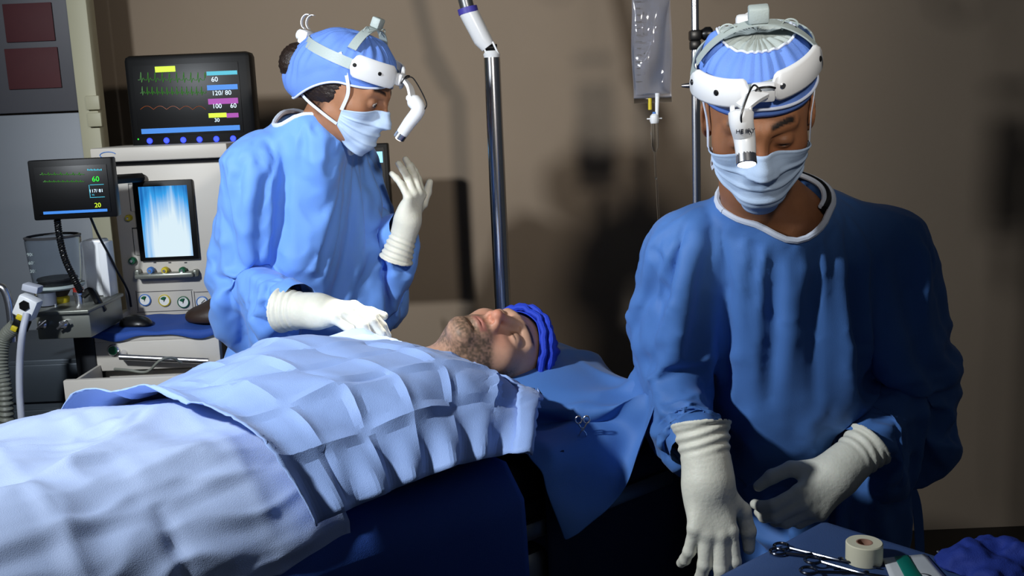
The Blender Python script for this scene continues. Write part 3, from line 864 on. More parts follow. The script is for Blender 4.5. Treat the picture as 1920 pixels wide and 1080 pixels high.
hl_m, lens_m, dir_m = build_headlamp(MR, MH, MS, 'white headlamp worn over the cap of the person at the instrument table',
    dict(th=-.0, r=.0165, pts=[(.034, .150, .092), (.034, .160, .076), (.030, .160, .052), (.029, .182, .032)]), tilt=-.010, zfront=.083, ex=.020, loops=False, writing=('HE IRY', (-.0405, -.1675, .0655), .0085))
for s_ in (-1, 1):
    pass
# hands of this surgeon
build_hand('glove', MJ['wrR'], A(.02, -.42, -.90), A(.12, -.88, .40), True, man, curls=[(.25, .35, .2), (.25, .3, .2), (.35, .4, .25), (.5, .5, .3)],
           spread=(.10, 0, -.10, -.22), thumb=((.75, .60, -.35), (.30, .95, -.40), (.05, .9, -.35)), scale=1.06, cuff=.078, cr=(.033, .043))
build_hand('glove', MJ['wrL'], A(-.78, -.36, -.52), A(.25, -.90, .15), False, man, curls=[(.50, .65, .45), (.6, .7, .5), (.7, .7, .5), (.8, .7, .5)],
           spread=(.05, 0, -.05, -.1), thumb=((.62, .75, -.45), (.15, .95, -.55), (-.1, .95, -.5)), scale=1.03, cuff=.070, cr=(.032, .040))
def legs_and_shoes(J, root):
    for q in 'RL':
        V, Q = surfnet(lambda p: limb(p, [J['hip'+q]+A(0, 0, -.05), J['kn'+q], J['an'+q]], [.098, .075, .062]), np.minimum(J['hip'+q], J['an'+q])-.15, np.maximum(J['hip'+q], J['an'+q])+.15, .02)
        V[:, 2] = np.maximum(V[:, 2], .03); mesh('trouser_leg', V, Q, MATS['trousers_navy'], root, world=True)
        f = nrm(J['fwd']); a = J['an'+q]
        def sh(p): return smax(smin(d_cap(p, a*A(1, 1, 0)+A(0, 0, .045)-f*.03, a*A(1, 1, 0)+A(0, 0, .040)+f*.15, .046, .042), d_cap(p, a+A(0, 0, -.03), a, .048, .050), .03), .002-p[:, 2], .01)
        V, Q = surfnet(sh, a+A(-.25, -.25, -.1), a+A(.25, .25, .1), .012); mesh('shoe', V, Q, MATS['shoe_black'], root, world=True)
legs_and_shoes(MJ, man)
# waist tie hanging behind, dark undershirt at the neck
MB().ribbon(bez([at(1668, 800, 1.98), at(1690, 880, 2.0), at(1718, 950, 2.02), at(1726, 1090, 2.03)], 30), [nrm(A(.3, -1, 0))]*len(bez([1*A(0, 0, 0), A(0, 0, 1), A(0, 0, 2), A(0, 0, 3)], 30)), .022, .003).build('waist_tie', MATS['gown_blue_dark'], man, world=True)
V_ = np.empty(len(gm.data.vertices)*3); gm.data.vertices.foreach_get('co', V_); V_ = V_.reshape(-1, 3)+XF[man.name][0]
Pn = V_[info_m['neck']]
for _ in range(4): Pn = (np.roll(Pn, 1, 0)+2*Pn+np.roll(Pn, -1, 0))/4
cn = Pn.mean(0); k_ = int(np.argmin(Pn[:, 2])); Pn = np.roll(Pn, -k_, 0)[int(len(Pn)*.14):-int(len(Pn)*.14)]
MB().tube(cn+(Pn-cn)*.93+A(0, .004, .004), .0055, 8).build('undershirt_collar', MATS['black_plastic'], man, world=True)
MB().tube(cn+(Pn-cn)*.86+A(0, .006, .006), .0045, 8).build('undershirt', MATS['trim_white'], man, world=True)

# ------------------------------------------------------------------ the surgeon beyond the patient
def edge_w(th): return .052-.030*np.sin(np.minimum(np.abs(th), 1.57))-.080*sstep(1.25, 2.7, np.abs(th))
build_body(WJ, WR, WH, WS, woman, lambda V: paint_head(V, (160, 112, 82), (150, 84, 76), (30, 20, 16), hairline=(40, 26, 18)), (160, 112, 82), 'open', jaw=.95, ears=False)
build_cap(WR, WH, WS, edge_w, 2.0, woman, bun=.042, puff=.012, piping=0)
for s_ in (-1, 1):
    bm = bmesh.new(); bmesh.ops.create_uvsphere(bm, u_segments=24, v_segments=24, radius=.0118)
    E_ = np.array([v.co[:] for v in bm.verts]); EF = [[v.index for v in f_.verts] for f_ in bm.faces]; bm.free()
    g_ = nrm(A(.10, 1, -.22)); an_ = np.arccos(np.clip(E_@g_/.0118, -1, 1)); ce = np.tile(lin((205, 196, 188)), (len(E_), 1)); ce[an_ < .52] = lin((52, 30, 18)); ce[an_ < .24] = lin((8, 6, 6))
    mesh('eye', WH+((E_+A(s_*.0325, .0795, -.001))*WS)@WR.T, EF, MATS['eye_white'], woman, world=True, col=ce)
# hair below the cap: swept back into a bun
def hair_sdf(p):
    x = p.copy(); x[:, 0] = np.abs(x[:, 0])
    d = d_ell(x, (0, -.024, .016), (.0755, .094, .078))
    d = smax(d, -d_ell(x, (0, .062, -.03), (.13, .064, .09)), .01)
    d = smax(d, -d_ell(x, (.086, -.004, -.004), (.016, .020, .030)), .01)
    d = smin(d, d_ell(x, (0, -.128, .008), (.046, .040, .044)), .02)
    return d+.0009*np.sin(x[:, 2]*700+vnoise(x*60)*4)
V, Q = surfnet(hair_sdf, (-.10, -.19, -.09), (.10, .09, .12), .004)
mesh('hair', WH+V@WR.T, Q, MATS['hair_dark'], woman, world=True)
mask_w = build_mask(WR, WH, WS, woman, dict(jaw=.95), spread=1.16)
for s_ in (-1, 1):
    i = 0 if s_ < 0 else -1
    a = mask_w[1, i]; b = mask_w[-9, i]
    strap(WR, WH, WS, [a, (s_*.0795, .036, .010), (s_*.085, .016, .052), (s_*.086, -.01, .085)], woman, .008)
    strap(WR, WH, WS, [b, (s_*.076, .0, -.062), (s_*.070, -.055, -.050), (s_*.03, -.105, -.045)], woman, .007)
hl_w, lens_w, dir_w = build_headlamp(WR, WH, WS, 'white headlamp worn over the cap of the person in profile',
    dict(th=0.0, r=.0155, pts=[(.020, .160, .046), (.022, .186, .030), (.022, .176, -.010), (.022, .168, -.040)]), tilt=0, zfront=.066, ex=.013, plate=.026)
build_hand('glove', WJ['wrR'], nrm(at(752, 592, 1.90)-WJ['wrR']), A(.05, -.35, .94), True, woman, curls=[(.55, .45, .3), (.55, .5, .3), (.55, .5, .3), (.55, .5, .3)],
           spread=(.06, 0, -.06, -.12), thumb=((.65, .75, -.3), (.3, .95, -.35), (.15, .95, -.3)), cuff=.080, cr=(.032, .044))
build_hand('glove', WJ['wrL'], nrm(A(.34, -.10, .94)), A(.80, -.58, -.22), False, woman, curls=[(.75, .15, .12), (.72, .18, .12), (.78, .2, .12), (.85, .25, .15)],
           spread=(.10, .02, -.05, -.20), thumb=((.80, .60, -.1), (.35, .95, -.2), (.2, .95, -.2)), scale=.86, cuff=.100, cr=(.031, .043))
legs_and_shoes(WJ, woman)
lw = spot('headlamp_beam', tuple(lens_w), tuple(at(690, 610, 1.92)), 15.0, 32, .008, .5, (1, .98, .95))
lm = spot('headlamp_beam', tuple(lens_m), tuple(at(1330, 1010, 1.47)), 1.6, 30, .008, .6, (1, .98, .95))

# ------------------------------------------------------------------ the patient
pup = nrm(A(.83, .55, -.10)); fr = A(0, 0, 1)*math.cos(.62)+VV*math.sin(.62); fr = nrm(fr-pup*(fr@pup))
PR = np.stack([np.cross(fr, pup), fr, pup], 1); PS = 1.0
PH = at(932, 589, 1.84)-PR@A(0, .117, -.040)*PS
patient = thing('person', 'bearded person lying face up with closed eyes under the blue drapes', 'person', tuple(tab(.3, 0, 0)))
def supine_sdf(p):
    P_ = lambda s, t, z: tab(s, t, z)
    d = d_cap(p, P_(.17, -.08, .99), P_(.17, .08, .99), .070, .070)
    d = smin(d, d_cap(p, P_(.075, -.13, .965), P_(.075, .13, .965), .046, .046), .05)
    d = smin(d, d_cap(p, P_(.42, -.06, .985), P_(.42, .06, .985), .066, .066), .10)
    d = smin(d, d_cap(p, P_(.56, -.07, .972), P_(.56, .07, .972), .066, .066), .08)
    d = smin(d, d_cap(p, P_(-.03, 0, .985), P_(.10, 0, .99), .052, .06), .05)
    for q in (-1, 1):
        d = smin(d, limb(p, [P_(.60, q*.085, .965), P_(1.02, q*.09, .952), P_(1.44, q*.09, .945)], [.060, .044, .032]), .05)
        d = smin(d, limb(p, [P_(1.44, q*.09, .945), P_(1.48, q*.10, 1.03)], [.034, .025]), .02)
        d = smin(d, limb(p, [P_(.08, q*.15, .962), P_(.36, q*.195, .955), P_(.60, q*.19, .95)], [.042, .032, .024]), .04)
        d = smin(d, d_ell(p, P_(.68, q*.19, .95), (.085, .035, .02), RT), .02)
    return d
build_figure(patient, PR, PH, PS, supine_sdf, tab(.7, 0, .98)-A(1.15, 1.05, .14), tab(.7, 0, .98)+A(1.1, 1.0, .2), .185,
             lambda V: paint_head(V, (206, 160, 132), (188, 118, 106), (78, 58, 42), beard=(92, 78, 62), hairline=(50, 38, 30), blush=.10), (206, 160, 132), 'closed', h=.0020, jaw=1.04)
mat('patient_cap_blue', (30, 62, 190), 0.7, bump=.4, bscale=500, var=.08)
def edge_p(th): return .062-.02*np.abs(np.sin(th))-.09*sstep(1.2, 2.9, np.abs(th))
_, _, _, pc = build_cap(PR, PH, PS, edge_p, 2.0, patient, puff=.008, name='surgical_cap')
pc.data.materials.clear(); pc.data.materials.append(MATS['patient_cap_blue'])
# ruffled elastic of the patient's cap
th = np.linspace(-2.4, 2.4, 90); P = cap_point(th, .02, edge_p(th), .004); dn = P-CAPC; dn /= np.linalg.norm(dn, axis=1)[:, None]
for k, o_ in ((0, .004), (1, .010), (2, .003)):
    Pk = cap_point(th, .03+.10*k, edge_p(th), .004)+dn*(o_+.0016*np.sin(th*15+k*2)+.0008*np.sin(th*31))[:, None]
    MB().tube(PH+(Pk*PS)@PR.T, .0062, 8).build('cap_ruffle', MATS['patient_cap_blue'], pc, world=True)
# ------------------------------------------------------------------ drapes
mat('drape_light', (158, 186, 240), 0.6, bump=.3, bscale=700, var=.03, vscale=4, sheen=.15)
mat('drape_pale', (176, 194, 230), 0.6, bump=.3, bscale=700, var=.03, vscale=4, sheen=.15)
mat('sheet_navy', (34, 72, 150), 0.75, bump=.3, bscale=600, var=.06, vscale=3)
mat('mattress_black', (26, 28, 32), .5, var=.1)
mat('steel_grey', (120, 122, 124), .35, metal=.8, bump=.05, bscale=80, var=.06)
mat('dark_metal', (40, 42, 46), .4, metal=.6, var=.06)

HS = np.array([-.30, -.12, .0, .06, .15, .25, .35, .45, .56, .70, .90, 1.05, 1.25, 1.42, 1.50, 1.60])
HH = np.array([.02, .03, .055, .105, .155, .165, .158, .145, .130, .110, .096, .086, .078, .14, .12, .02])
def cross(s, extra=0.0, wid=.285):
    h = np.interp(s, HS, HH)
    t = np.linspace(0, wid, 70); z = ZT+h*(1-(t/wid)**3.4)**.8
    tt = np.concatenate([t, wid+.012*np.sin(np.linspace(0, 1, 30)*math.pi/2)]); zz = np.concatenate([z, np.linspace(ZT-.004, ZT-.62, 30)])
    L = np.concatenate([[0], np.cumsum(np.hypot(np.diff(tt), np.diff(zz)))])
    return tt, zz, L
def drape_surface(S, Bq, extra=.0, flare=None):
    """S along the table, B = signed arc length from the crest; returns points and normals"""
    P = np.zeros((*S.shape, 3))
    for idx in np.ndindex(S.shape):
        s = S[idx]; key = round(float(s)*250)
        if key not in _cc: _cc[key] = cross(key/250)
        tt, zz, L = _cc[key]; b = abs(Bq[idx])
        P[idx] = tab(s, math.copysign(np.interp(b, L, tt), Bq[idx]), np.interp(b, L, zz))
    return P
_cc = {}
def grid_normals(P):
    n = np.cross(np.gradient(P, axis=0), np.gradient(P, axis=1)); n /= np.linalg.norm(n, axis=2)[..., None]+1e-12
    if n[..., 2].mean() < 0: n = -n
    return n
def grid_faces(a, b): return [(i*b+j, i*b+j+1, (i+1)*b+j+1, (i+1)*b+j) for i in range(a-1) for j in range(b-1)]

def facets(x, y, ca, cb, seed, amp, ridge, bowa, w=.013):
    """fold-square relief: cells of two nearly flat triangles, crisp fold lines and a slight bow; x, y in cells"""
    r = np.random.default_rng(seed); M = 16
    i0 = np.clip(np.ceil(x-1e-9)-1, 0, M-2).astype(int); j0 = np.clip(np.ceil(y-1e-9)-1, 0, M-2).astype(int); fx = x-i0; fy = y-j0
    nod = r.uniform(.3, 1, (M, M))*np.where((np.add.outer(np.arange(M), np.arange(M)) % 2) == 0, 1, -1)*r.choice([1, 1, 1, -1], (M, M))
    q = lambda di, dj: nod[i0+di, j0+dj]
    t1 = np.where(fx+fy < 1, q(0, 0)*(1-fx-fy)+q(1, 0)*fx+q(0, 1)*fy, q(1, 1)*(fx+fy-1)+q(0, 1)*(1-fx)+q(1, 0)*(1-fy))
    t2 = q(0, 0)*(1-fx)*(1-fy)+q(1, 0)*fx*(1-fy)+q(0, 1)*(1-fx)*fy+q(1, 1)*fx*fy
    D = amp*(.55*t1+.45*t2)
    sg = r.uniform(.3, 1, (M, M))*r.choice([1, 1, -1], (M, M)); sg2 = r.uniform(.3, 1, (M, M))*r.choice([1, 1, -1], (M, M)); bow = r.uniform(-1, 1, (M, M))
    ix = np.clip(np.round(x).astype(int), 0, M-1); jy = np.clip(np.round(y).astype(int), 0, M-1)
    ta = np.maximum(0, 1-np.abs(x-ix)*ca/w); tb_ = np.maximum(0, 1-np.abs(y-jy)*cb/w)
    D += ridge*ta*sg[ix, j0]*(.25+.75*np.sin(math.pi*fy))+ridge*tb_*sg2[i0, jy]*(.25+.75*np.sin(math.pi*fx))
    return D+bowa*bow[i0, j0]*np.sin(math.pi*fx)*np.sin(math.pi*fy)
ca_, cb_, sub = 6, 8, 12
na, nb = ca_*sub+1, cb_*sub+1
a_ = np.linspace(0, ca_, na); b_ = np.linspace(-3.05, 2.62, nb)*.127
Aa, Bb = np.meshgrid(a_, b_, indexing='ij')
s0 = .0-.12*np.clip(Bb, -1, .16)+.85*np.maximum(0, Bb-.17); s1 = .570-.34*np.minimum(Bb, 0)-.20*np.maximum(Bb, 0)
Sg = s0*(1-Aa/ca_)+s1*Aa/ca_
P = drape_surface(Sg, Bb)
Nn = grid_normals(P)
D = facets(Aa, (Bb/.127+3.05)*8/5.67, .097, .0895, 5, .0125, .0085, .0035)
D *= 1-.45*sstep(.20, .30, Bb)
D += .0012*vnoise(np.stack([Aa*2, Bb*22, Aa*0], -1).reshape(-1, 3)).reshape(D.shape)+.020
D += np.clip((Bb-.26)/.07, 0, 1)*(.012+.010*np.sin(Aa*6.3))+.010*np.exp(-(Aa/.35)**2)+.022*np.exp(-((ca_-Aa)/.25)**2)
P = P+Nn*D[..., None]
o = mesh('surgical_drape', P.reshape(-1, 3), grid_faces(na, nb), MATS['drape_light'], auto=14)
o.modifiers.new('thick', 'SOLIDIFY').thickness = -.002
tag(o, 'light blue drape with square fold creases over the patient\'s torso', 'surgical drape')

rows = 7
B2 = P[:rows]+Nn[:rows]*(.009+.004*np.sin(np.linspace(0, math.pi, rows)))[:, None, None]+.0015*vnoise(P[:rows].reshape(-1, 3)*60).reshape(rows, nb)[..., None]
fb = mesh('folded_border', B2.reshape(-1, 3), grid_faces(rows, nb), MATS['drape_light'], o); fb.modifiers.new('thick', 'SOLIDIFY').thickness = -.004
# leg drape: paler, wrinkled along its length
na, nb = 190, 190
a_ = np.linspace(0, 1.25, na); b_ = np.linspace(-.46, .375, nb)
Aa, Bb = np.meshgrid(a_, b_, indexing='ij')
S_ = .50-(.34*np.clip(Bb, -.35, 0)+.20*np.clip(Bb, 0, .35))*np.clip(1-Aa/.9, 0, 1)+Aa; P = drape_surface(S_, Bb); Nn = grid_normals(P); Aa = S_
Pt = np.stack([Aa, Bb, Aa*0], -1).reshape(-1, 3)
w1 = vnoise(Pt*A(3.2, 9, 1)+A(0, 3, 2)+.6*vnoise(Pt*7)[:, None]); w2 = vnoise(Pt*A(5, 26, 1)+5+.8*vnoise(Pt*9)[:, None]); w3 = vnoise(Pt*A(30, 14, 1)+9)
D = (.009*(1-np.abs(w1)*2.2)+.0050*(1-np.abs(w2)*2)+.0014*w3).reshape(Aa.shape)
D += facets((Aa-.30)/.125, (Bb+.48)/.118, .125, .118, 31, .012, .0065, .004, .018)
D -= .014*np.exp(-((Bb)/.05)**2)*sstep(.75, .95, Aa)
lo_ = sstep(0, .12, Aa-(.50-.34*np.minimum(Bb, 0)-.20*np.maximum(Bb, 0))); D = D*(.25+.75*lo_)-.012*(1-lo_)
P = P+Nn*(D+.010)[..., None]
o = mesh('surgical_drape', P.reshape(-1, 3), grid_faces(na, nb), MATS['drape_pale'])
o.modifiers.new('thick', 'SOLIDIFY').thickness = -.002
tag(o, 'pale wrinkled drape over the patient\'s legs at the lower corner', 'surgical drape')

# dark sheet hanging down the long side of the table
V = []; nS, nH = 150, 30
for i, s in enumerate(np.linspace(.125, 1.66, nS)):
    for j, h in enumerate(np.linspace(0, 1, nH)):
        fold = (.010*math.sin(s*9+1)+.006*math.sin(s*23)+.004*math.sin(s*41))*h
        if j < 2: V.append(tab(s, (.225, .270)[j], ZT+.004-.002*j)); continue
        V.append(tab(s-.02*h*math.sin(s*3), .304+.006*math.sin(min(1, h*8)*1.57)+fold+.012*h, ZT+.003-.75*h))
side = mesh('side_sheet', V, grid_faces(nS, nH), MATS['sheet_navy'])
side.modifiers.new('thick', 'SOLIDIFY').thickness = .002
tag(side, 'navy sheet hanging straight down the near side of the operating table', 'surgical drape')
# far side
V = []
for i, s in enumerate(np.linspace(-.02, 1.66, 80)):
    for j, h in enumerate(np.linspace(0, 1, 16)):
        V.append(tab(s, -.288-.006*math.sin(min(1, h*8)*1.57)-(.010*math.sin(s*9+2)+.006*math.sin(s*21))*h-.01*h, ZT+.003-.6*h))
side = mesh('side_sheet', V, grid_faces(80, 16), MATS['sheet_navy'])
side.modifiers.new('thick', 'SOLIDIFY').thickness = .002
tag(side, 'navy sheet hanging down the far side of the operating table', 'surgical drape')

# dark skirt around the head end of the table
V = []; path_ = [(s_, .281 if s_ > 0 else .266) for s_ in np.linspace(.05, -.385, 40)]+[(-.392, t_) for t_ in np.linspace(.275, -.275, 40)]
for i, (s_, t_) in enumerate(path_):
    for j, h in enumerate(np.linspace(0, 1, 16)):
        w_ = (.012*math.sin(i*.55)+.006*math.sin(i*1.3))*max(0, h-.35)
        V.append(tab(s_-(w_ if i >= 40 else 0), t_+(w_ if i < 40 else 0), (.925 if s_ > .0 else .87)-.70*h))
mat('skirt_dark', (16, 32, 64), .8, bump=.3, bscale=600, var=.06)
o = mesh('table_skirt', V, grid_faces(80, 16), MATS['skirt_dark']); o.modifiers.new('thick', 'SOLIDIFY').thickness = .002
tag(o, 'very dark navy skirt hanging below the head end of the operating table', 'surgical drape')
# operating table
ot = thing('operating_table', 'operating table under the blue drapes with a grey steel column', 'operating table', tuple(tab(.5, 0, 0)), RT)
MB().box((.12, 0, .875), (2.0, .515, .07), .025, 3).build('mattress', MATS['mattress_black'], ot)
MB().box((.12, 0, .815), (2.0, .50, .045), .008).build('table_top', MATS['steel_grey'], ot)
MB().box((-.425, .22, .40), (.09, .10, .72), .02).build('column', MATS['steel_grey'], ot)
MB().box((.30, 0, .06), (1.1, .46, .12), .03).build('base', MATS['dark_metal'], ot)
for q in (-1, 1): MB().box((.12, q*.27, .80), (1.8, .012, .03), .002).build('side_rail', MATS['steel_grey'], ot)

# pillow under the head
V, Q = surfnet(lambda p: smax(d_ell(p, tab(-.17, 0, .945), (.155, .19, .045), RT), -d_ell(p, tab(-.155, 0, 1.05), (.10, .10, .085), RT), .03), tab(-.17, 0, .95)-.3, tab(-.17, 0, .95)+.3, .012)
pw = mesh('pillow', V, Q, MATS['sheet_navy']); tag(pw, 'flat pillow under the patient\'s head, covered by the dark blue sheet', 'pillow')
# ------------------------------------------------------------------ room
mat('wall_tan', (150, 133, 114), .85, bump=.15, bscale=60, var=.05, vscale=2)
mat('floor_grey', (26, 22, 19), .5, var=.1, vscale=3)
mat('ceiling_grey', (90, 86, 80), .9, var=.03)
def slab(name, lo, hi, m, kind='structure'):
    lo = np.array(lo); hi = np.array(hi)
    o = MB().box((lo+hi)/2, hi-lo).build(name, MATS[m], smooth=False); o['kind'] = kind; return o
slab('floor', (-3.2, -1.5, -.1), (3.2, 3.4, 0), 'floor_grey')
slab('wall_back', (-3.2, 3.3, 0), (3.2, 3.4, 2.9), 'wall_tan')
# ------------------------------------------------------------------ equipment along the back wall
mat('machine_ivory', (196, 190, 180), .45, bump=.05, bscale=120, var=.03, spec=.4)
mat('machine_dark_grey', (60, 60, 62), .5, var=.05)  # dark grey of print, slots and jar parts; paints the lid gap's shade too
mat('screen_black', (9, 9, 10), .42, spec=.35, var=.02)
mat('bezel_black', (9, 9, 10), .45, spec=.25, var=.04)
def glow(name, rgb, e): return mat(name, rgb, .5, emit=e)
glow('px_green', (30, 210, 40), .8); glow('px_dimgreen', (60, 130, 40), .18); glow('px_yellow', (190, 220, 30), .55); glow('px_cyan', (60, 170, 190), .26)
glow('px_blue', (50, 120, 200), .36); glow('px_magenta', (150, 50, 150), .30); glow('px_white', (210, 230, 245), .6); glow('px_led', (40, 60, 255), 1.6); glow('px_tab', (140, 205, 250), .95)
glow('px_amber', (150, 70, 20), .12)
mat('dial_blue', (70, 120, 190), .4, var=.03); mat('dial_yellow', (200, 180, 40), .4, var=.03); mat('dial_green', (20, 90, 60), .4, var=.03); mat('dial_white', (222, 222, 218), .4, var=.02)
mat('clear_plastic', (235, 240, 245), .06, trans=1.0, ior=1.12)
mat('water_plastic', (200, 212, 240), .07, spec=1.0, alpha=.11, coat=1.0)
mat('hose_grey', (180, 184, 196), .5, bump=.2, bscale=90, var=.05)
mat('hose_olive', (120, 122, 112), .5, bump=.2, bscale=90, var=.06)
mat('brown_rubber', (52, 38, 30), .5, bump=.2, bscale=80, var=.1)
mat('steel_console', (128, 130, 122), .35, metal=.5, bump=.05, bscale=60, var=.06)
mat('steel_blue', (72, 80, 88), .35, metal=.35, bump=.05, bscale=40, var=.1, vscale=3)

class Face:
    """a device face: photo pixels to local metres on a plane facing -y"""
    def __init__(s, cx, cy, Y): s.cx, s.cy, s.Y, s.k = cx, cy, Y, Y/1900.0; s.lean = .042+.000094*(960-cx); s.loc = at(cx, cy, Y)
    def xz(s, px, py):
        dx, dy = px-s.cx, py-s.cy; return ((dx-s.lean*dy)*s.k, -(dy+.042*dx)*s.k*1.02)
    def P(s, px, py, y=0.0): x, z = s.xz(px, py); return A(x, y, z)
    def rect(s, mb, x0, y0, x1, y1, y=0.0, d=.004, bev=.0008):
        a = s.P(x0, (y0+y1)/2); b = s.P(x1, (y0+y1)/2); c = s.P((x0+x1)/2, y0); e = s.P((x0+x1)/2, y1)
        return mb.box(A((a[0]+b[0])/2, y-d/2, (c[2]+e[2])/2), (b[0]-a[0], d, c[2]-e[2]), bev)

# --- large patient monitor on top of the machine
f = Face(358, 198, 2.72)
t = thing('patient_monitor', 'large black patient monitor with six blue lit keys on top of the machine', 'monitor', f.loc)
hb = f.rect(MB(), 241, 106, 474, 289, .06, .06, .014).build('housing', MATS['bezel_black'], t)
f.rect(MB(), 256, 124, 450, 249, .0, .002, .0004).build('screen', MATS['screen_black'], t)
q = lambda nm, m, *r: f.rect(MB(), *r, -.002, .0008, 0).build(nm, MATS[m], t)
q('screen_bar', 'px_yellow', 293, 129, 330, 139)
q('screen_bar', 'px_cyan', 387, 137, 443, 144); q('screen_bar', 'px_blue', 388, 161, 444, 170); q('screen_bar', 'px_magenta', 390, 185, 445, 195)
q('screen_bar', 'px_yellow', 391, 211, 424, 219); q('screen_bar', 'px_magenta', 424, 211, 446, 219); q('screen_bar', 'px_blue', 267, 236, 449, 245)
for s_, px, py, sz in (('60', 396, 156, .018), ('120/ 80', 397, 180, .017), ('100', 398, 203, .017), ('60', 431, 202, .017), ('30', 402, 227, .014)):
    text('screen_text', s_, sz, f.P(px, py, -.0032), MATS['px_white'], t)
def trace(px0, px1, py, amp, per, m, par, ff, w=.0006, y=-.0028, shape=0):
    xs = np.linspace(px0, px1, int((px1-px0)*3)); ph = (xs-px0)/per % 1
    yy = amp*(np.exp(-((ph-.4)/.06)**2)-.35*np.exp(-((ph-.52)/.05)**2)+.25*np.exp(-((ph-.75)/.1)**2)) if shape == 0 else amp*np.abs(np.sin(ph*math.pi))
    MB().tube([ff.P(x, py-v, y) for x, v in zip(xs, yy)], w, 4).build('screen_trace', MATS[m], par)
trace(262, 385, 153, 14, 13, 'px_dimgreen', t, f); trace(266, 386, 176, 12, 9, 'px_dimgreen', t, f); trace(266, 386, 205, 6, 24, 'px_amber', t, f, shape=1)
for px in (282, 313, 344, 374, 405, 436):
    MB().lathe([(.0078, 0), (.0078, .001), (.0065, .002)], f.P(px, 261-(px-282)*.03, .0), (0, -1, 0), 16).build('key', MATS['px_led'], t)
MB().lathe([(.002, 0), (.002, .001)], f.P(261, 258, .0), (0, -1, 0), 8).build('indicator', MATS['px_green'], t)
MB().box(A(.02, .05, -.155), (.12, .06, .06), .008).build('foot', MATS['bezel_black'], t)

# --- small monitor on the left
f = Face(136, 355, 2.36)
t = thing('patient_monitor', 'small black vital signs monitor showing green 60, left of the ivory machine', 'monitor', f.loc, rotz(math.radians(5)))
f.rect(MB(), 60, 300, 212, 409, .035, .035, .004).build('housing', MATS['bezel_black'], t)
f.rect(MB(), 71, 312, 202, 399, .0, .002, .0004).build('screen', MATS['screen_black'], t)
q = lambda nm, m, *r: f.rect(MB(), *r, -.002, .0008, 0).build(nm, MATS[m], t)
q('screen_bar', 'px_blue', 84, 393, 200, 398)
for r in ((168, 346, 193, 347), (168, 369, 195, 370), (167, 347, 168, 369)): q('screen_bar', 'px_cyan', *r)
for s_, px, py, sz, m in (('60', 172, 341, .017, 'px_green'), ('117/ 81', 167, 361, .0105, 'px_white'), ('95', 172, 367, .006, 'px_cyan'), ('20', 177, 388, .015, 'px_yellow'), ('HR  bpm', 162, 322, .008, 'px_cyan')):
    if 'bpm' not in s_: text('screen_text', s_, sz, f.P(px, py, -.0032), MATS[m], t)
for k in range(9): q('screen_bar', 'px_cyan', 163+k*3, 318+(k % 2), 165+k*3, 321)
trace(78, 158, 328, 4, 11, 'px_dimgreen', t, f); trace(84, 158, 341, 3, 8, 'px_dimgreen', t, f)
MB().box(f.P(150, 350, .055), (.05, .04, .05), .006).build('mount_bracket', MATS['bezel_black'], t)
MB().tube(bez([f.P(150, 350, .06), f.P(170, 345, .12), f.P(215, 345, .22)], 12), .012).build('mount_arm', MATS['bezel_black'], t)

# --- anaesthesia machine
f = Face(305, 455, 2.60)
t = thing('anaesthesia_machine', 'tall ivory anaesthesia machine with a bright blue upright screen, behind the person in profile', 'machine', f.loc)
fl = -f.loc[2]
bw0, bw1 = f.P(222, 455)[0], .245
ztop, zbot = f.P(300, 312)[2], f.P(305, 590)[2]-.012
MB().box(A((bw0+bw1)/2, .10, (ztop+zbot)/2), (bw1-bw0, .20, ztop-zbot), .006).build('housing', MATS['machine_ivory'], t)
MB().box(A((bw0+bw1)/2, .10, ztop+.006), (bw1-bw0-.004, .19, .014), .001).build('shadow_gap', MATS['machine_dark_grey'], t)
lx = f.P(180, 300)[0]
ld = MB().box(A((lx+bw1-.05)/2, .09, ztop+.030), (bw1-.05-lx, .24, .036), .005).build('top_lid', MATS['machine_ivory'], t)
MB().tube([A(lx+.045+.020*math.cos(a), -.0305, ztop+.030+.008*math.sin(a)) for a in np.linspace(.3, 5.6, 24)], .0012, 6).build('printed_mark', MATS['dial_blue'], ld)
bz = f.rect(MB(), 258, 340, 369, 487, -.0, .012, .003).build('screen_bezel', MATS['bezel_black'], t)
# the lit screen: a blue picture of hanging curtains
m = bpy.data.materials.new('px_curtain'); m.use_nodes = True; nt = m.node_tree; b = nt.nodes['Principled BSDF']
tc = nt.nodes.new('ShaderNodeTexCoord'); mp = nt.nodes.new('ShaderNodeMapping'); mp.inputs['Scale'].default_value = (75, 1, 2.2)
n1 = nt.nodes.new('ShaderNodeTexNoise'); n1.inputs['Scale'].default_value = 1.0; n1.inputs['Detail'].default_value = 3
gr = nt.nodes.new('ShaderNodeTexGradient'); gr.gradient_type = 'SPHERICAL'; mg = nt.nodes.new('ShaderNodeMapping'); mg.inputs['Scale'].default_value = (11.0, 0.0, 6.0); mg.inputs['Location'].default_value = (-.10, 0, .38)
ad = nt.nodes.new('ShaderNodeMath'); ad.operation = 'MULTIPLY_ADD'; ad.inputs[1].default_value = .75
cr = nt.nodes.new('ShaderNodeValToRGB'); e = cr.color_ramp.elements
e[0].position = .28; e[0].color = (*lin((20, 90, 170)), 1); e[1].position = .92; e[1].color = (*lin((225, 245, 255)), 1)
w = e.new(.52); w.color = (*lin((60, 165, 240)), 1)
for s_, a, d_, c_ in ((tc, 'Object', mp, 'Vector'), (mp, 'Vector', n1, 'Vector'), (tc, 'Object', mg, 'Vector'), (mg, 'Vector', gr, 'Vector')): nt.links.new(s_.outputs[a], d_.inputs[c_])
nt.links.new(n1.outputs['Fac'], ad.inputs[0]); nt.links.new(gr.outputs['Fac'], ad.inputs[2]); nt.links.new(ad.outputs[0], cr.inputs[0])
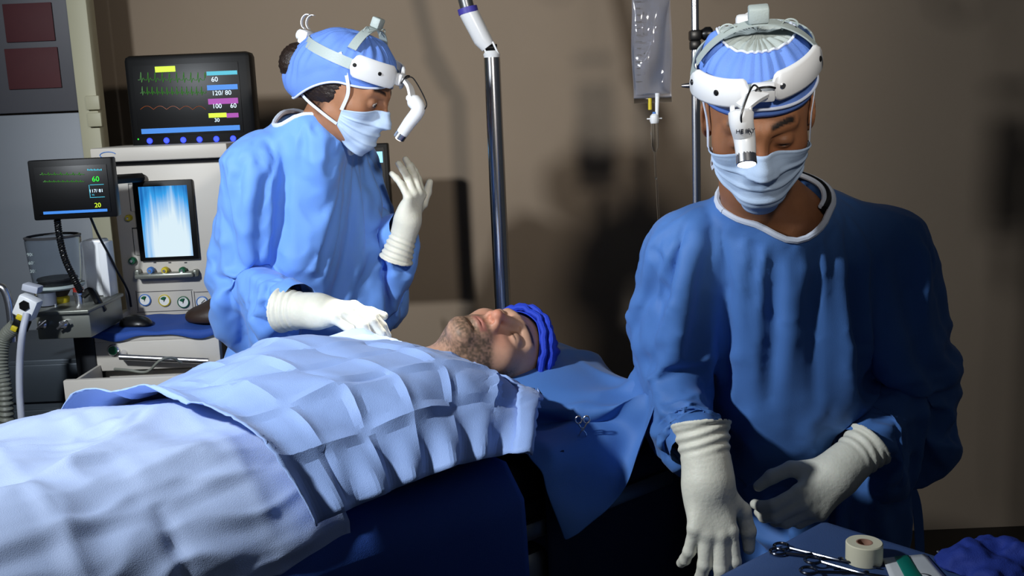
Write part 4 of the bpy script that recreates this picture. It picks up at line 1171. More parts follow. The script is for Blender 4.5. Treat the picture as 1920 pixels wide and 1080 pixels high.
nt.links.new(cr.outputs[0], b.inputs['Emission Color']); b.inputs['Emission Strength'].default_value = .95; b.inputs['Base Color'].default_value = (0, 0, 0, 1); b.inputs['Roughness'].default_value = .2
MATS['px_curtain'] = m
sc_o = f.rect(MB(), 269, 350, 359, 480, -.0115, .0012, 0)
ctr_ = f.P(314, 415)
sc_o.V = [tuple(A(*v)-A(ctr_[0], 0, ctr_[2])) for v in sc_o.V]
so = sc_o.build('screen', m, t); so.location = (ctr_[0], 0, ctr_[2])
for (x0, y0, x1, y1) in ((243, 346, 254, 397), (250, 427, 261, 478)):
    f.rect(MB(), x0, y0, x1, y1, .0, .0015, .0005).build('slot', MATS['machine_dark_grey'], t)
    f.rect(MB(), x0+2, y0+2, x1+1, y1, -.001, .004, .0015).build('slot_cover', MATS['machine_ivory'], t)
def knob(px, py, r, m, y=0.0, parent=None, ff=None):
    ff = ff or f
    o = MB().lathe([(r, 0), (r, .010), (r*.8, .014)], ff.P(px, py, y), (0, -1, 0), 20).build('knob', MATS[m], parent or t)
    MB().lathe([(r*.45, 0), (r*.4, .003)], ff.P(px, py, y-.014), (0, -1, 0), 14).build('knob_cap', MATS['chrome'], o)
knob(243, 409, .0085, 'dial_yellow'); knob(250, 488, .0095, 'dial_green')
tr = MB().box(f.P(315, 513, -.018), (.150, .036, .012), .004).build('tray', MATS['steel_console'], t)
for x in (262, 370): MB().box(f.P(x, 510, -.012), (.012, .024, .018), .003).build('tray_end', MATS['steel_console'], tr)
for px, m_ in ((286, 'dial_blue'), (313, 'dial_yellow'), (346, 'dial_green')): knob(px, 505, .009, m_, -.008)
for px in (291, 319, 349): f.rect(MB(), px-3, 491, px+2, 493, .0, .001, 0).build('icon', MATS['machine_dark_grey'], t)
for r in ((256, 545, 362, 546), (256, 583, 362, 584), (256, 545, 257, 584), (361, 545, 362, 584), (366, 546, 418, 547), (366, 585, 418, 586), (366, 546, 367, 586)):
    f.rect(MB(), *r, .0, .001, 0).build('panel_line', MATS['machine_dark_grey'], t)
for px, py, m_, an in ((272, 562, 'dial_blue', 1.2), (309, 563, 'dial_yellow', 1.0), (345, 566, 'dial_green', 1.2), (381, 566, 'dial_blue', .7), (413, 567, 'dial_yellow', .7)):
    g = MB().lathe([(.0155, 0), (.0155, .005), (.0135, .006), (.0130, .004)], f.P(px, py, 0), (0, -1, 0), 28).build('gauge', MATS[m_], t)
    MB().lathe([(.0128, 0), (.0128, .0045)], f.P(px, py, 0), (0, -1, 0), 28).build('gauge_face', MATS['dial_white'], g)
    c = f.P(px, py, -.0055); d_ = A(math.cos(an), 0, math.sin(an))
    if px < 360:
        a0 = np.linspace(1.0, 2.7, 8); MB().add([c]+[c+A(.0105*math.cos(a), 0, .0105*math.sin(a)) for a in a0], [(0, i+1, i) for i in range(1, 8)]).build('gauge_sector', MATS['dial_green'], g, smooth=False)
    MB().cyl(c-d_*.003, c+d_*.010, .0008, 6).build('gauge_needle', MATS['bezel_black'], g)
# work shelf with drawers below, down to the floor on castors
sz = f.P(300, 600)[2]*0+ (1.0-f.loc[2]); X0, X1 = -1.017-f.loc[0], -.715-f.loc[0]; Y0 = 2.40-f.loc[1]
MB().box(A((X0+X1)/2, (Y0+.2)/2, sz-.010), (X1-X0, .2-Y0, .02), .004).build('shelf', MATS['machine_ivory'], t)
MB().box(A(X0+.010, -.09, sz+.010), (.020, .20, .025), .004).build('shelf_rim', MATS['machine_ivory'], t)
dr = MB().box(A((X0+X1)/2, Y0+.012, sz-.055), (X1-X0, .024, .072), .003).build('drawer', MATS['machine_ivory'], t)
f2 = Face(283, 662, 2.40); o2 = f2.loc-f.loc
bt = MB().lathe([(.0145, 0), (.0145, .004), (.012, .006)], o2+f2.P(212, 656, -.001), (0, -1, 0), 22).build('lock_ring', MATS['chrome'], dr)
MB().lathe([(.0115, 0), (.0105, .0025)], o2+f2.P(212, 656, -.006), (0, -1, 0), 18).build('lock_button', MATS['dial_green'], dr)
h0, h1 = o2+f2.P(232, 664, -.028), o2+f2.P(400, 672, -.028)
MB().tube([h0+A(0, .028, .004), h0+A(0, .006, .001), h0, h1], .0075, 12).build('drawer_handle', MATS['chrome'], dr)
MB().box(A((X0+X1)/2, .0, sz-.2), (X1-X0-.01, .34, .20), .004).build('lower_cabinet', MATS['machine_ivory'], t)
MB().box(A((X0+X1)/2, .0, (fl+sz-.3)/2+.04), (X1-X0-.01, .36, sz-.3-fl-.08), .004).build('lower_cabinet', MATS['machine_ivory'], t)
# pulled-out lower drawer (open box with a cable in it)
yd = 2.23-f.loc[1]; zd = .935-f.loc[2]
od = MB().box(A((X0+X1)/2, yd, zd-.12), (X1-X0+.01, .016, .24), .003).build('drawer', MATS['machine_ivory'], t)
for x in (X0+.006, X1-.006): MB().box(A(x, yd+.09, zd-.06), (.008, .17, .10), .001).build('drawer_side', MATS['machine_ivory'], od)
MB().box(A((X0+X1)/2, yd+.09, zd-.11), (X1-X0-.01, .17, .006), .001).build('drawer_bottom', MATS['machine_dark_grey'], od)
for x in (X0+.03, X1-.03):
    for y in (-.12, .15): MB().lathe([(.012, -.012), (.03, -.010), (.03, .010), (.012, .012)], A(x, y, fl+.03), (1, 0, 0), 16).build('castor', MATS['black_plastic'], t)
cb = MB().tube(bez([at(215, 692, 2.30), at(240, 694, 2.28), at(275, 697, 2.27), at(300, 676, 2.26), at(322, 671, 2.28), at(340, 680, 2.30)], 40), .0032, 8).build('cable', MATS['hose_olive'])
tag(cb, 'thin pale cable looped out of the open lower drawer', 'cable')
# blue cloth on the shelf
V = []; n1_, n2_ = 60, 40
for i, x in enumerate(np.linspace(-1.022, -.70, n1_)):
    for j, y in enumerate(np.linspace(2.394, 2.597, n2_)):
        z = 1.004+.0025*float(vnoise(A(x*20, y*20, 3).reshape(1, 3))[0])+.002*math.sin(x*60)
        if j == 0: z -= .012+.006*math.sin(x*31)
        V.append((x+.02*(j/n2_)*(1 if i < 8 else 0)*(1-i/8), y-.002*(j == 0), z))
o = mesh('shelf_cloth', V, grid_faces(n1_, n2_), MATS['sheet_navy']); o.modifiers.new('thick', 'SOLIDIFY').thickness = .0015
tag(o, 'dark blue cloth covering the work shelf of the ivory machine', 'cloth')
V, Q = surfnet(lambda p: smax(d_ell(p, (0, 0, 0), (.030, .046, .026)), -p[:, 2], .004), (-.05, -.06, -.03), (.05, .06, .05), .004)
o = mesh('computer_mouse', V@rotz(1.2).T+at(256, 618, 2.47)*A(1, 1, 0)+A(0, 0, 1.0065), Q, MATS['black_plastic']); tag(o, 'black mouse lying on the dark blue shelf cloth', 'mouse')
c_ = at(398, 605, 2.49)*A(1, 1, 0)+A(.0, 0, 1.007)
V, Q = surfnet(lambda p: smax(smin(d_ell(p, c_+A(.01, 0, .012), (.075, .05, .032)), d_cap(p, c_+A(.02, 0, .03), c_+A(.035, 0, .06), .028, .018), .03), c_[2]-p[:, 2], .004), c_-.1, c_+.12, .005)
t = thing('breathing_mask', 'dark brown rubber breathing mask at the right end of the shelf cloth', 'mask', c_)
mesh('mask_dome', V, Q, MATS['brown_rubber'], t, world=True)
MB().lathe([(.016, 0), (.017, .018), (.014, .02)], c_+A(.033, 0, .062), (.3, 0, 1), 16).build('connector', MATS['grey_strap'], t, world=True)

# --- wide display behind the person in profile
f = Face(557, 385, 2.84)
t = thing('wide_display', 'wide black display with lit digits, mostly hidden behind the person in profile', 'monitor', f.loc)
f.rect(MB(), 378, 279, 733, 490, .04, .04, .004).build('housing', MATS['bezel_black'], t)
f.rect(MB(), 386, 286, 726, 482, .0, .002, .0004).build('screen', MATS['screen_black'], t)
f.rect(MB(), 655, 288, 716, 308, -.002, .0008, .0).build('screen_tab', MATS['px_tab'], t)
text('screen_text', 'V', .020, f.P(697, 306, -.0032), MATS['dial_blue'], t)
text('screen_text', 'C', .012, f.P(703, 327, -.0032), MATS['px_white'], t)
for k, s_ in enumerate(('80', '60', '40', '20', '0')): text('screen_text', s_, .0105, f.P(396+k*1.6, 333+k*9, -.0032), MATS['px_white'], t)
text('screen_text', 'Paw cmH2O', .009, f.P(389, 324, -.0032), MATS['px_white'], t)
f.rect(MB(), 388, 317, 480, 319, -.002, .0008, 0).build('screen_bar', MATS['px_tab'], t)
f.rect(MB(), 405, 330, 406, 350, -.002, .0008, 0).build('screen_bar', MATS['px_white'], t)
for x in (392, 708): f.rect(MB(), x, 382, x+10, 384, -.002, .0008, 0).build('screen_bar', MATS['px_blue'], t)
MB().cyl(A(0, .06, -.12), A(0, .06, -f.loc[2]+.03), .022, 16).build('stand', MATS['bezel_black'], t)
MB().lathe([(.16, 0), (.15, .02), (.03, .03)], A(0, .06, -f.loc[2]), (0, 0, 1), 24).build('base', MATS['bezel_black'], t)
cb = MB().tube(bez([at(690, 520, 2.86), at(697, 560, 2.86), at(705, 600, 2.85), at(712, 660, 2.84)], 20), .004, 8).build('cable', MATS['black_plastic']); tag(cb, 'black cable hanging below the wide display', 'cable')

# --- absorber unit with clear bellows jar at the far left
t = thing('absorber_unit', 'grey steel absorber console with valves and a clear bellows jar, far left', 'machine', (-1.06, 2.40, 0))
B_ = lambda nm, m, c, d, b=.004: MB().box(A(*c), d, b).build(nm, MATS[m], t)
B_('console', 'steel_console', (.02, 0, 1.045), (.125, .20, .060))
B_('console_plate', 'steel_console', (.0, .0, 1.078), (.17, .22, .008), .002)
B_('post', 'dark_metal', (.02, .02, .51), (.05, .05, 1.01))
B_('foot', 'dark_metal', (-.02, -.02, .02), (.13, .24, .04))
for px in (84, 122):
    c = at(px, 607, 2.298)-A(-1.06, 2.40, 0)
    o = MB().lathe([(.008, 0), (.010, .006), (.010, .014), (.006, .018)], c, (0, -1, 0), 16).build('knob', MATS['chrome'], t)
    MB().tube([c+A(-.012, -.016, -.008), c+A(.014, -.018, .010)], .003, 8).build('lever', MATS['chrome'], o)
jc = at(112, 556, 2.41)*A(1, 1, 0)-A(-1.06, 2.40, 0); jz = 1.118
MB().lathe([(.055, 0), (.060, .004), (.060, .010)], jc+A(0, 0, jz), (0, 0, 1), 30).build('jar_base', MATS['grey_strap'], t)
jar = MB().lathe([(.052, .010), (.056, .018), (.060, .06), (.063, .118), (.060, .124)], jc+A(0, 0, jz), (0, 0, 1), 36, cap=False).build('jar', MATS['clear_plastic'], t)
jar.modifiers.new('thick', 'SOLIDIFY').thickness = .0025
MB().lathe([(.045, .011), (.047, .015), (.042, .018), (.047, .022), (.045, .026)], jc+A(0, 0, jz), (0, 0, 1), 28).build('bellows', MATS['machine_dark_grey'], t)
MB().lathe([(.063, .122), (.064, .126), (.058, .128)], jc+A(0, 0, jz), (0, 0, 1), 36, cap=False).build('jar_rim', MATS['machine_dark_grey'], t)
for k, s_ in enumerate(('900', '600', '300')): text('jar_mark', s_, .011, jc+A(-.040, -.0545+.002*k, jz+.086-.020*k), MATS['grey_strap'], t)
MB().lathe([(.016, -.05), (.018, -.02), (.030, 0)], jc+A(0, 0, jz), (0, 0, 1), 20).build('jar_neck', MATS['brown_rubber'], t)
MB().lathe([(.020, 0), (.022, .006), (.022, .012), (.018, .016)], jc+A(.0, 0, jz-.036), (0, 0, 1), 20).build('brass_ring', MATS['dial_yellow'], t)
vc = at(90, 575, 2.37)*A(1, 1, 0)-A(-1.06, 2.40, 0)+A(0, 0, 1.082)
vv = MB().lathe([(.022, 0), (.022, .022), (.026, .024), (.026, .036), (.023, .040)], vc, (0, 0, 1), 24).build('valve_dome', MATS['clear_plastic'], t)
MB().lathe([(.018, .002), (.018, .032)], vc, (0, 0, 1), 20).build('valve_core', MATS['hose_grey'], t)
for d_ in (-.024, .024): MB().lathe([(.003, 0), (.003, .006)], vc+A(d_, -.012, 0), (0, 0, 1), 8).build('bolt', MATS['chrome'], t)
rc = at(150, 570, 2.38)*A(1, 1, 0)-A(-1.06, 2.40, 0)+A(0, 0, 1.082)
MB().lathe([(.010, 0), (.010, .020), (.013, .022), (.013, .03)], rc, (0, 0, 1), 16).build('valve_stem', MATS['chrome'], t)
mat('cap_red', (150, 40, 30), .5, var=.05)
MB().lathe([(.012, .03), (.012, .038), (.008, .04)], rc, (0, 0, 1), 16).build('valve_cap', MATS['cap_red'], t)
MB().tube(bez([rc+A(.01, 0, .02), rc+A(.03, 0, .03), rc+A(.045, 0, .0), rc+A(.05, .01, -.02)], 16), .009, 10).build('valve_hose', MATS['black_plastic'], t)
pz = at(190, 500, 2.50)-A(-1.06, 2.40, 0)
MB().box(pz+A(-.008, .0, 0), (.050, .05, .14), .006).build('flow_block', MATS['white_plastic'], t)
MB().box(pz+A(.020, -.01, -.004), (.020, .05, .135), .003).build('flow_block_side', MATS['white_plastic'], t)

# white hose bracket with hanging hoses
hb_ = thing('hose_bracket', 'white angular bracket with yellow clips holding the breathing hose, far left', 'bracket', at(52, 575, 2.22))
MB().box(A(0, 0, 0), (.045, .035, .05), .006, 2, roty(.5)).build('bracket_body', MATS['white_plastic'], hb_)
MB().box(A(.010, .012, .040), (.036, .03, .016), .003, 2, roty(.3)).build('bracket_top', MATS['hose_grey'], hb_)
MB().lathe([(.012, 0), (.012, .003), (.007, .003)], A(.002, -.018, .006), (0, -1, 0), 6).build('socket', MATS['bezel_black'], hb_)
for c in ((-.012, -.018, -.020), (-.030, -.012, -.046)): MB().box(A(*c), (.014, .008, .012), .002, 2, roty(.5)).build('clip', MATS['dial_yellow'], hb_)
MB().box(A(-.022, .004, -.042), (.030, .03, .03), .004, 2, roty(.5)).build('clamp', MATS['bezel_black'], hb_)
h = MB().tube(bez([at(50, 588, 2.20), at(42, 625, 2.18), at(37, 680, 2.18), at(37, 740, 2.17), at(41, 800, 2.16), at(44, 900, 2.16)], 60), .0075, 12).build('breathing_hose', MATS['hose_grey']); tag(h, 'pale grey hose hanging straight down from the white bracket', 'hose')
r_ = np.array([.0155+.0016*math.sin(i*1.6) for i in range(160)])
h = MB().tube(bez([at(30, 610, 2.27), at(8, 635, 2.27), at(2, 680, 2.26), at(10, 740, 2.25), at(14, 820, 2.25), at(12, 900, 2.25)], 160)[:160], r_[:len(bez([A(0, 0, i) for i in range(6)], 160)[:160])], 12).build('breathing_hose', MATS['hose_olive']); tag(h, 'thick olive grey corrugated hose at the left edge of the photo', 'hose')
h = MB().tube(bez([at(-25, 560, 2.30), at(-12, 540, 2.30), at(6, 541, 2.30), at(16, 565, 2.30), at(21, 600, 2.30), at(24, 640, 2.30)], 40), .0095, 14).build('gas_pipe', MATS['chrome']); tag(h, 'bent chrome pipe at the left edge beside the white bracket', 'pipe')

# coiled cable and thin lead from the small monitor
ax_ = bez([at(107, 408, 2.385), at(112, 445, 2.36), at(122, 485, 2.33), at(138, 520, 2.31), at(152, 548, 2.30)], 420)
T_ = np.gradient(ax_, axis=0); T_ /= np.linalg.norm(T_, axis=1)[:, None]; s1_ = np.cross(T_, A(0, 1, 0)); s1_ /= np.linalg.norm(s1_, axis=1)[:, None]; s2_ = np.cross(T_, s1_)
ang = np.linspace(0, 2*math.pi*34, len(ax_))[:, None]
h = MB().tube(ax_+.0062*(s1_*np.cos(ang)+s2_*np.sin(ang)), .0022, 6).build('coiled_cable', MATS['black_plastic']); tag(h, 'black coiled cable hanging from the small monitor', 'cable')
h = MB().tube(bez([at(170, 408, 2.39), at(184, 440, 2.42), at(204, 477, 2.47), at(222, 512, 2.52), at(240, 545, 2.56), at(246, 575, 2.57)], 40), .003, 8).build('cable', MATS['black_plastic']); tag(h, 'thin black lead running from the small monitor down past the ivory machine', 'cable')

# steel supply cabinet under the absorber
t = thing('supply_cabinet', 'dark blue grey steel cabinet at the far left below the absorber console', 'cabinet', (-1.36, 2.75, 0))
MB().box(A(0, 0, .46), (.62, .40, .90), .006).build('carcass', MATS['steel_blue'], t)
for z0, z1 in ((.03, .42), (.44, .78), (.80, .90)): MB().box(A(0, -.206, (z0+z1)/2), (.60, .014, z1-z0), .004).build('door', MATS['steel_blue'], t)

mat('pole_steel', (225, 224, 226), .19, metal=1.0, var=.03)
# --- lamp pole with hinged white arm
t = thing('lamp_stand', 'polished steel lamp pole with a hinged white arm behind the patient\'s head', 'lamp stand', at(935, 400, 2.55)*A(1, 1, 0))
pt = at(922, 108, 2.55); L0 = XF[t.name][0]
MB().cyl(A(0, 0, .03), A(0, 0, pt[2]), .0205, 28).build('pole', MATS['pole_steel'], t)
MB().lathe([(.27, 0), (.27, .02), (.05, .04), (.03, .06)], A(0, 0, 0), (0, 0, 1), 32).build('base', MATS['dark_metal'], t)
a_, b_2 = A(0, 0, pt[2]), at(878, 22, 2.55)-L0; c_2 = at(862, -40, 2.55)-L0; d_2 = at(840, -130, 2.55)-L0
j = MB().lathe([(.019, 0), (.021, .008), (.016, .016)], a_, (0, 0, 1), 22).build('joint_collar', MATS['white_plastic'], t)
for q_ in (-1, 1): MB().box(a_+A(q_*.014-.004, 0, .022), (.005, .024, .034), .002, 2, roty(-.4)).build('joint_cheek', MATS['white_plastic'], j)
MB().cyl(a_+A(-.02, 0, .024), a_+A(.014, 0, .024), .008, 14).build('joint_pin', MATS['bezel_black'], j)
MB().tube([a_+A(-.008, 0, .026), a_*.6+b_2*.4, b_2], [.018, .0225, .0235], 20).build('lower_arm', MATS['white_plastic'], t)
mat('ring_violet', (70, 64, 160), .5, var=.03)
dd = nrm(c_2-b_2); MB().lathe([(.0245, -.004), (.0245, .010), (.0185, .011)], b_2, dd, 20).build('arm_ring', MATS['ring_violet'], t)
MB().tube([b_2, c_2, d_2], .0175, 18).build('upper_arm', MATS['steel_grey'], t)

# --- infusion stand, bag and line
bx, by = at(1304, 160, 2.20)[:2]
t = thing('infusion_stand', 'slim chrome infusion stand with black clamp behind the person at the instrument table', 'infusion stand', (bx, by, 0))
MB().cyl(A(0, 0, .04), A(0, 0, 1.60), .0095, 18).build('lower_pole', MATS['chrome'], t)
MB().cyl(A(0, 0, 1.55), A(0, 0, 1.925), .0085, 18).build('upper_pole', MATS['chrome'], t)
cz = at(1303, 72, 2.20)[2]
cl = MB().box(A(0, 0, cz+.006), (.024, .028, .022), .004).box(A(0, 0, cz-.014), (.022, .024, .020), .004).build('clamp', MATS['black_plastic'], t)
MB().lathe([(.009, 0), (.011, .004), (.015, .010), (.015, .020), (.011, .024)], A(.012, 0, cz+.008), (1, 0, 0), 18).build('clamp_knob', MATS['black_plastic'], cl)
MB().lathe([(.004, 0), (.006, .010), (.003, .025)], A(-.006, -.006, at(1300, 160, 2.2)[2]), (-1, 0, 0), 14).build('hook_stud', MATS['chrome'], t)
for sgn in (-1, 1):
    MB().tube(bez([A(0, 0, 1.915), A(sgn*.06, 0, 1.925), A(sgn*.16, 0, 1.935), A(sgn*.20, 0, 1.915), A(sgn*.19, 0, 1.880), A(sgn*.155, 0, 1.872), A(sgn*.135, 0, 1.895)], 30), .004, 10).build('hook_arm', MATS['chrome'], t)
for k in range(5):
    a = k*2*math.pi/5+.3; e1 = A(.26*math.cos(a), .26*math.sin(a), .045)
    lg = MB().tube([A(0, 0, .09), e1*.5+A(0, 0, .05), e1], .011, 10).build('leg', MATS['chrome'], t)
    MB().lathe([(.012, -.01), (.024, -.008), (.024, .008), (.012, .01)], e1+A(0, 0, -.021), (math.sin(a), -math.cos(a), 0), 14).build('castor', MATS['black_plastic'], lg)
bc = at(1222, 80, 2.17)
t = thing('infusion_bag', 'clear fluid bag with printed scale hanging left of the slim chrome stand', 'infusion bag', bc)
n1_, n2_ = 40, 60; V = []; Fc = []
zt_, zb_ = at(1222, -40, 2.17)[2]-bc[2], at(1222, 184, 2.17)[2]-bc[2]; wdt = .0415
for side_ in (1, -1):
    for i, w in enumerate(np.linspace(0, 1, n2_)):
        for jx, x in enumerate(np.linspace(-1, 1, n1_)):
            z = zt_+(zb_-zt_)*w; pf = max(0, 1-abs(x)**2.6)**.7*max(0, 1-abs(2*w-1)**5)**.6*(.35+.65*w)
            wob = .003*math.sin(w*17+x*2)*pf+.0035*math.sin(x*5+w*9)*pf
            V.append((x*wdt*(1-.04*math.sin(w*8)), side_*(.001+.017*pf+wob*.8*side_), z))
    off = 0 if side_ == 1 else n1_*n2_
    Fc += [tuple(off+i_ for i_ in q_)[::side_] for q_ in grid_faces(n2_, n1_)]
mesh('bag_film', V, Fc, MATS['water_plastic'], t)
mat('saline', (225, 234, 250), .02, trans=1.0, ior=1.20)
mesh('fluid', [(x*.93, y*.82, zb_+.008+(z-zb_)*.80) for x, y, z in V], Fc, MATS['saline'], t)
MB().box(A(0, 0, zb_-.004), (.080, .003, .012), .001).build('bottom_seal', MATS['clear_plastic'], t)
MB().box(A(0, 0, zt_+.006), (.078, .003, .02), .001).build('top_seal', MATS['clear_plastic'], t)
hz = 1.928-bc[2]
MB().tube(bez([A(-.012, 0, zt_+.012), A(-.010, .015, (zt_+hz)/2), A(0, .030, hz+.004), A(.010, .015, (zt_+hz)/2), A(.012, 0, zt_+.012)], 24), .0016, 6).build('hanging_loop', MATS['clear_plastic'], t)
for k in range(13):
    MB().box(A(-.029, -.0125-.002*min(k, 12-k)*.4, zb_+.035+k*.0135), (.009 if k % 3 else .014, .0006, .0016)).build('scale_mark', MATS['machine_dark_grey'], t)
for k, s_ in enumerate(('8', '6', '4', '2')): text('scale_number', s_, .008, A(-.020, -.015, zb_+.17-k*.0405), MATS['machine_dark_grey'], t)
MB().cyl(A(.010, 0, zb_+.01), A(.008, 0, zb_-.040), .005, 12, .0035).build('spike_port', MATS['white_plastic'], t)
MB().cyl(A(-.006, 0, zb_), A(-.006, 0, zb_-.024), .004, 12).build('injection_port', MATS['dial_yellow'], t)
dc = at(1227, 226, 2.17)
t2 = thing('infusion_line', 'clear drip chamber and thin tube below the hanging fluid bag', 'infusion line', dc)
MB().lathe([(.005, .014), (.009, .010), (.010, .0), (.008, -.006)], A(0, 0, 0), (0, 0, 1), 18).build('spike_cap', MATS['white_plastic'], t2)
MB().box(A(0, 0, .004), (.032, .004, .003), .001).build('spike_wings', MATS['white_plastic'], t2)
MB().lathe([(.004, .018), (.004, .013)], A(0, 0, 0), (0, 0, 1), 12).build('blue_valve', MATS['dial_blue'], t2)
MB().lathe([(.008, -.006), (.0085, -.02), (.0085, -.055), (.004, -.066)], A(0, 0, 0), (0, 0, 1), 18).build('drip_chamber', MATS['clear_plastic'], t2)
MB().tube(bez([A(0, 0, -.064), A(.001, 0, -.12), at(1231, 340, 2.17)-dc, at(1236, 430, 2.18)-dc, at(1246, 560, 2.19)-dc, at(1262, 640, 2.2)-dc], 40), .0024, 8).build('tube', MATS['clear_plastic'], t2)

# --- door with frame post and red signs at the far left
mat('door_grey', (138, 144, 152), .45, bump=.08, bscale=30, var=.04, vscale=2)
mat('door_upper', (84, 84, 90), .5, bump=.08, bscale=30, var=.05, vscale=2)
mat('frame_cream', (190, 186, 158), .5, bump=.05, bscale=50, var=.03)
mat('sign_red', (84, 42, 46), .7, var=.10, vscale=8)
xr = at(150, 200, 3.0)[0]; zs = at(70, 212, 3.0)[2]
d1 = bpy.data.objects.new('door_1', None); C.objects.link(d1); d1['kind'] = 'structure'
MB().box(A(xr-.5, 3.02, zs/2), (1.0, .04, zs-.006), .003).build('lower_panel', MATS['door_grey'], d1)
MB().box(A(xr-.5, 3.02, (zs+2.3)/2), (1.0, .04, 2.3-zs-.004), .003).build('upper_panel', MATS['door_upper'], d1)
tr_ = MB().box(A(xr+.030, 3.01, 1.16), (.058, .06, 2.32), .004).build('trim_1', MATS['frame_cream']); tr_['kind'] = 'structure'
for dz in (.022, -.026): MB().box(A(xr+.052, 2.972, zs+dz), (.040, .02, .040), .003).build('latch', MATS['frame_cream'], tr_)
for (x0, y0, x1, y1), lb in (((4, 8, 104, 76), 'upper of the two dark red blurred signs on the grey door'), ((8, 92, 116, 164), 'lower of the two dark red blurred signs on the grey door')):
    p0, p1 = at(x0, y0, 2.995), at(x1, y1, 2.995)
    s_ = MB().box((p0+p1)/2, (abs(p1[0]-p0[0]), .004, abs(p1[2]-p0[2])), .001).build('wall_sign', MATS['sign_red']); tag(s_, lb, 'sign', 'red signs on the door')
# ------------------------------------------------------------------ instrument table in the lower right corner
mat('table_cloth_blue', (58, 84, 132), .7, bump=.3, bscale=600, var=.06, vscale=5)
mat('cloth_royal', (34, 58, 150), .75, bump=.4, bscale=500, var=.08)
mat('tape_cream', (232, 226, 196), .7, bump=.1, bscale=200, var=.03)
mat('tape_core', (170, 130, 110), .8, var=.1)
mat('dark_steel', (96, 98, 106), .22, metal=1.0, var=.05)
mat('packet_white', (220, 224, 226), .4, var=.03)
mat('packet_green', (0, 120, 104), .45, var=.05)
CT = at(1548, 982, 1.53); ZI = CT[2]
E1 = nrm(A(-.76, -.65, 0)); E2 = nrm(A(.66, -.75, 0)); ET = np.stack([E1, -E2*-1, A(0, 0, 1)], 1)
def tb(a, b, z=0.0): return A(CT[0], CT[1], ZI)+E1*a+E2*b+A(0, 0, z)
t = thing('instrument_table', 'instrument table under a blue cloth in front of the bending person', 'table', tuple(tb(.26, .36)*A(1, 1, 0)))
l0 = XF[t.name][0]
def obox(mb, a0, a1, b0, b1, z0, z1, bev=.004):
    Rr = np.stack([E1, E2, A(0, 0, 1)], 1)
    return mb.box(tb((a0+a1)/2, (b0+b1)/2)*A(1, 1, 0)+A(0, 0, (z0+z1)/2), (a1-a0, b1-b0, z1-z0), bev, 2, Rr)
obox(MB(), .015, .50, .015, .70, ZI-.035, ZI-.006).build('table_top', MATS['steel_grey'], t, world=True)
for a in (.04, .475):
    for b in (.04, .675): obox(MB(), a-.014, a+.014, b-.014, b+.014, .0, ZI-.03).build('leg', MATS['steel_grey'], t, world=True)
obox(MB(), .03, .48, .03, .68, .22, .24).build('lower_shelf', MATS['steel_grey'], t, world=True)
# cloth: top and hanging sides
n_ = 110; V = []
def hang(x, L):   # arc position past an edge: horizontal offset, drop
    r = .012
    return (min(x, r), max(0, x-r*.4))
for a in np.linspace(-.20, .70, n_):
    for b in np.linspace(-.20, .90, n_):
        z = .0; aa, bb = a, b; dr_ = 0
        for (lo_, hi_, which) in ((0, .515, 0), (0, .715, 1)):
            c = aa if which == 0 else bb; o_ = 0
            if c < lo_: h_, d_ = hang(lo_-c, 0); c = lo_-h_; dr_ = max(dr_, d_)
            elif c > hi_: h_, d_ = hang(c-hi_, 0); c = hi_+h_; dr_ = max(dr_, d_)
            if which == 0: aa = c
            else: bb = c
        q_ = A(a*9, b*9, 0).reshape(1, 3); wv = float(vnoise(q_)[0])
        fl_ = dr_*(.10*math.sin((a-b)*30)+.06)
        out = (aa-.2575)*0
        sx = -fl_ if aa <= 0 else (fl_ if aa >= .515 else 0); sy = -fl_ if bb <= 0 else (fl_ if bb >= .715 else 0)
        V.append(tb(aa+sx, bb+sy, .0008*wv-dr_))
o = mesh('table_cloth', V, grid_faces(n_, n_), MATS['table_cloth_blue']); o.modifiers.new('thick', 'SOLIDIFY').thickness = .0016
tag(o, 'muted blue cloth spread over the instrument table', 'tablecloth')

def onz(px, py, z):  # world point seen at a pixel on the horizontal plane z
    d = F_*FPX+R_*(px-960.0)-U_*(py-540.0); k = (z-CAM_Z)/d[2]; return np.array([0, 0, CAM_Z])+d*k
zt = ZI+.002
# roll of tape
c = onz(1620, 1052, zt); t = thing('tape_roll', 'cream roll of medical tape standing on the instrument table', 'tape', c)
r0 = .0258
MB().lathe([(.0115, .001), (r0, 0), (r0+.0004, .002), (r0+.0004, .0285), (r0-.001, .030), (.0115, .0295)], A(0, 0, 0), (0, 0, 1), 40, cap=False).build('tape', MATS['tape_cream'], t)
MB().lathe([(.0118, .0), (.0118, .0297), (.0100, .0297), (.0100, 0), (.0118, 0)], A(0, 0, 0), (0, 0, 1), 30, cap=False).build('core', MATS['tape_core'], t)

